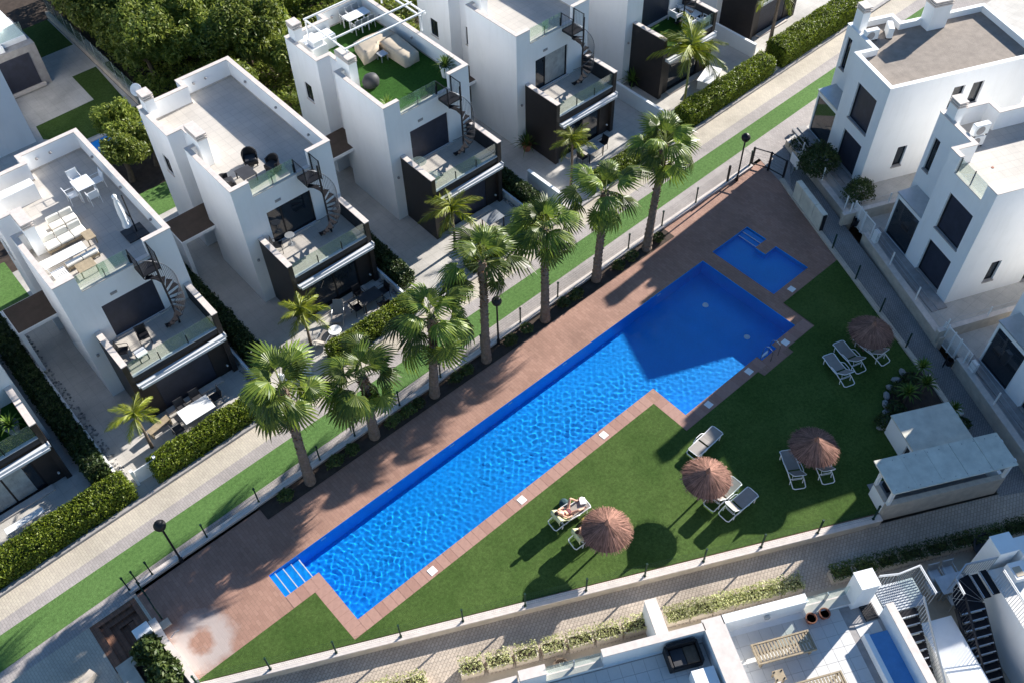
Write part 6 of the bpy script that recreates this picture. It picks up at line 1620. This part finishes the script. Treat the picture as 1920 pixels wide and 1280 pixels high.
tag(MB().box(-.95, .95, -.5, .5, .60, .66).box(-.9, -.8, -.45, .45, 0, .6).box(.8, .9, -.45, .45, 0, .6).build("white_table", 'white', None, (39.6, 10.35, .02), .35), "large white table behind the tall hedge below the armchair terrace", "table")
pot_plant("tall potted palm against the facade of the bare-roofed house", 26.55, 13.3, .02, .28, .45, 'terrapot', 1.2, 36, 31); pot_plant("tall dark potted palm against the facade of the armchair-terrace house", 35.85, 13.5, .02, .28, .4, 'black', 1.2, 36, 32)
table("long white sideboard table behind the hedge at the left edge", -6.6, 8.9, .02, 1.7, .35, .7, 'white')

# ================================================================== upper left garden
struct(sheet("rear_patio", [(2.0, 24.6), (11.2, 33.2), (11.2, 47), (2.0, 47)], 0.012, 'patio'))
struct(sheet("rear_turf", [(9.41, 39.3), (9.36, 35.97), (5.4, 35.85), (5.2, 34.3), (7.1, 32.5), (10.75, 32.4), (11.1, 39.3)], 0.02, 'turf'))
struct(sheet("rear_turf", [(6.0, 42.8), (11.1, 42.8), (11.1, 47), (6.0, 47)], 0.02, 'turf'))
struct(sheet("rear_turf", [(7.0, 23.2), (9.2, 23.2), (9.2, 25.6), (7.0, 25.6)], 0.024, 'path_turf')); struct(sheet("rear_turf", [(-2.6, 22.0), (-.9, 22.0), (-.9, 25.6), (-2.6, 25.6)], 0.024, 'path_turf'))
t = thing("small_pool", "narrow dark blue pool with a pale edge behind the parasol house", "pool", (0, 0, 0))
MB().box(7.1, 10.7, 30.6, 31.95, .0, .04).build("water", 'pooltile', t); MB().box(7.0, 10.8, 31.96, 32.25, 0, .07).build("edge", 'coping', t); MB().box(7.0, 10.8, 30.3, 30.59, 0, .07).build("edge", 'coping', t)
t = thing("glass_fence", "tall glass fence on a low beige wall beside the big trees", "fence", (11.35, 33.3, 0))
MB().box(-.12, .12, 0, 14, 0, .45).build("wall", 'concrete', t)
for i in range(9): MB().box(-.02, .02, 1.5 * i - .02, 1.5 * i + .02, .45, 1.75).build("post", 'galv', t); MB().box(-.006, .006, 1.5 * i + .03, 1.5 * i + 1.46, .5, 1.72).build("glass_panel", 'glass', t)
h = thing("house", "partly visible white house with a shaded grey bay at the top left corner", "house", (0, 0, 0))
mb = MB(); mb.box(-6, 4.8, 34.4, 46, 0, 6.2); mb.build("wall", 'plaster', h)
MB().box(-6, 6.4, 39.9, 40.35, 2.9, 3.3).build("canopy_beam", 'plaster', h); MB().box(4.801, 8.2, 39.7, 43.7, 0, 2.95).build("bay", 'kerb', h); MB().box(5.6, 7.6, 39.66, 39.699, .3, 2.5).build("bay_shutter", 'shutter', h); MB().box(5.4, 7.8, 39.45, 39.66, .1, .28).build("bay_step", 'coping', h)
MB().box(4.801, 8.0, 40.36, 46, 2.951, 3.25).build("terrace_slab", 'plaster', h)
MB().box(4.85, 8.0, 40.4, 40.42, 3.3, 4.2).build("glass_panel", 'glass', h)
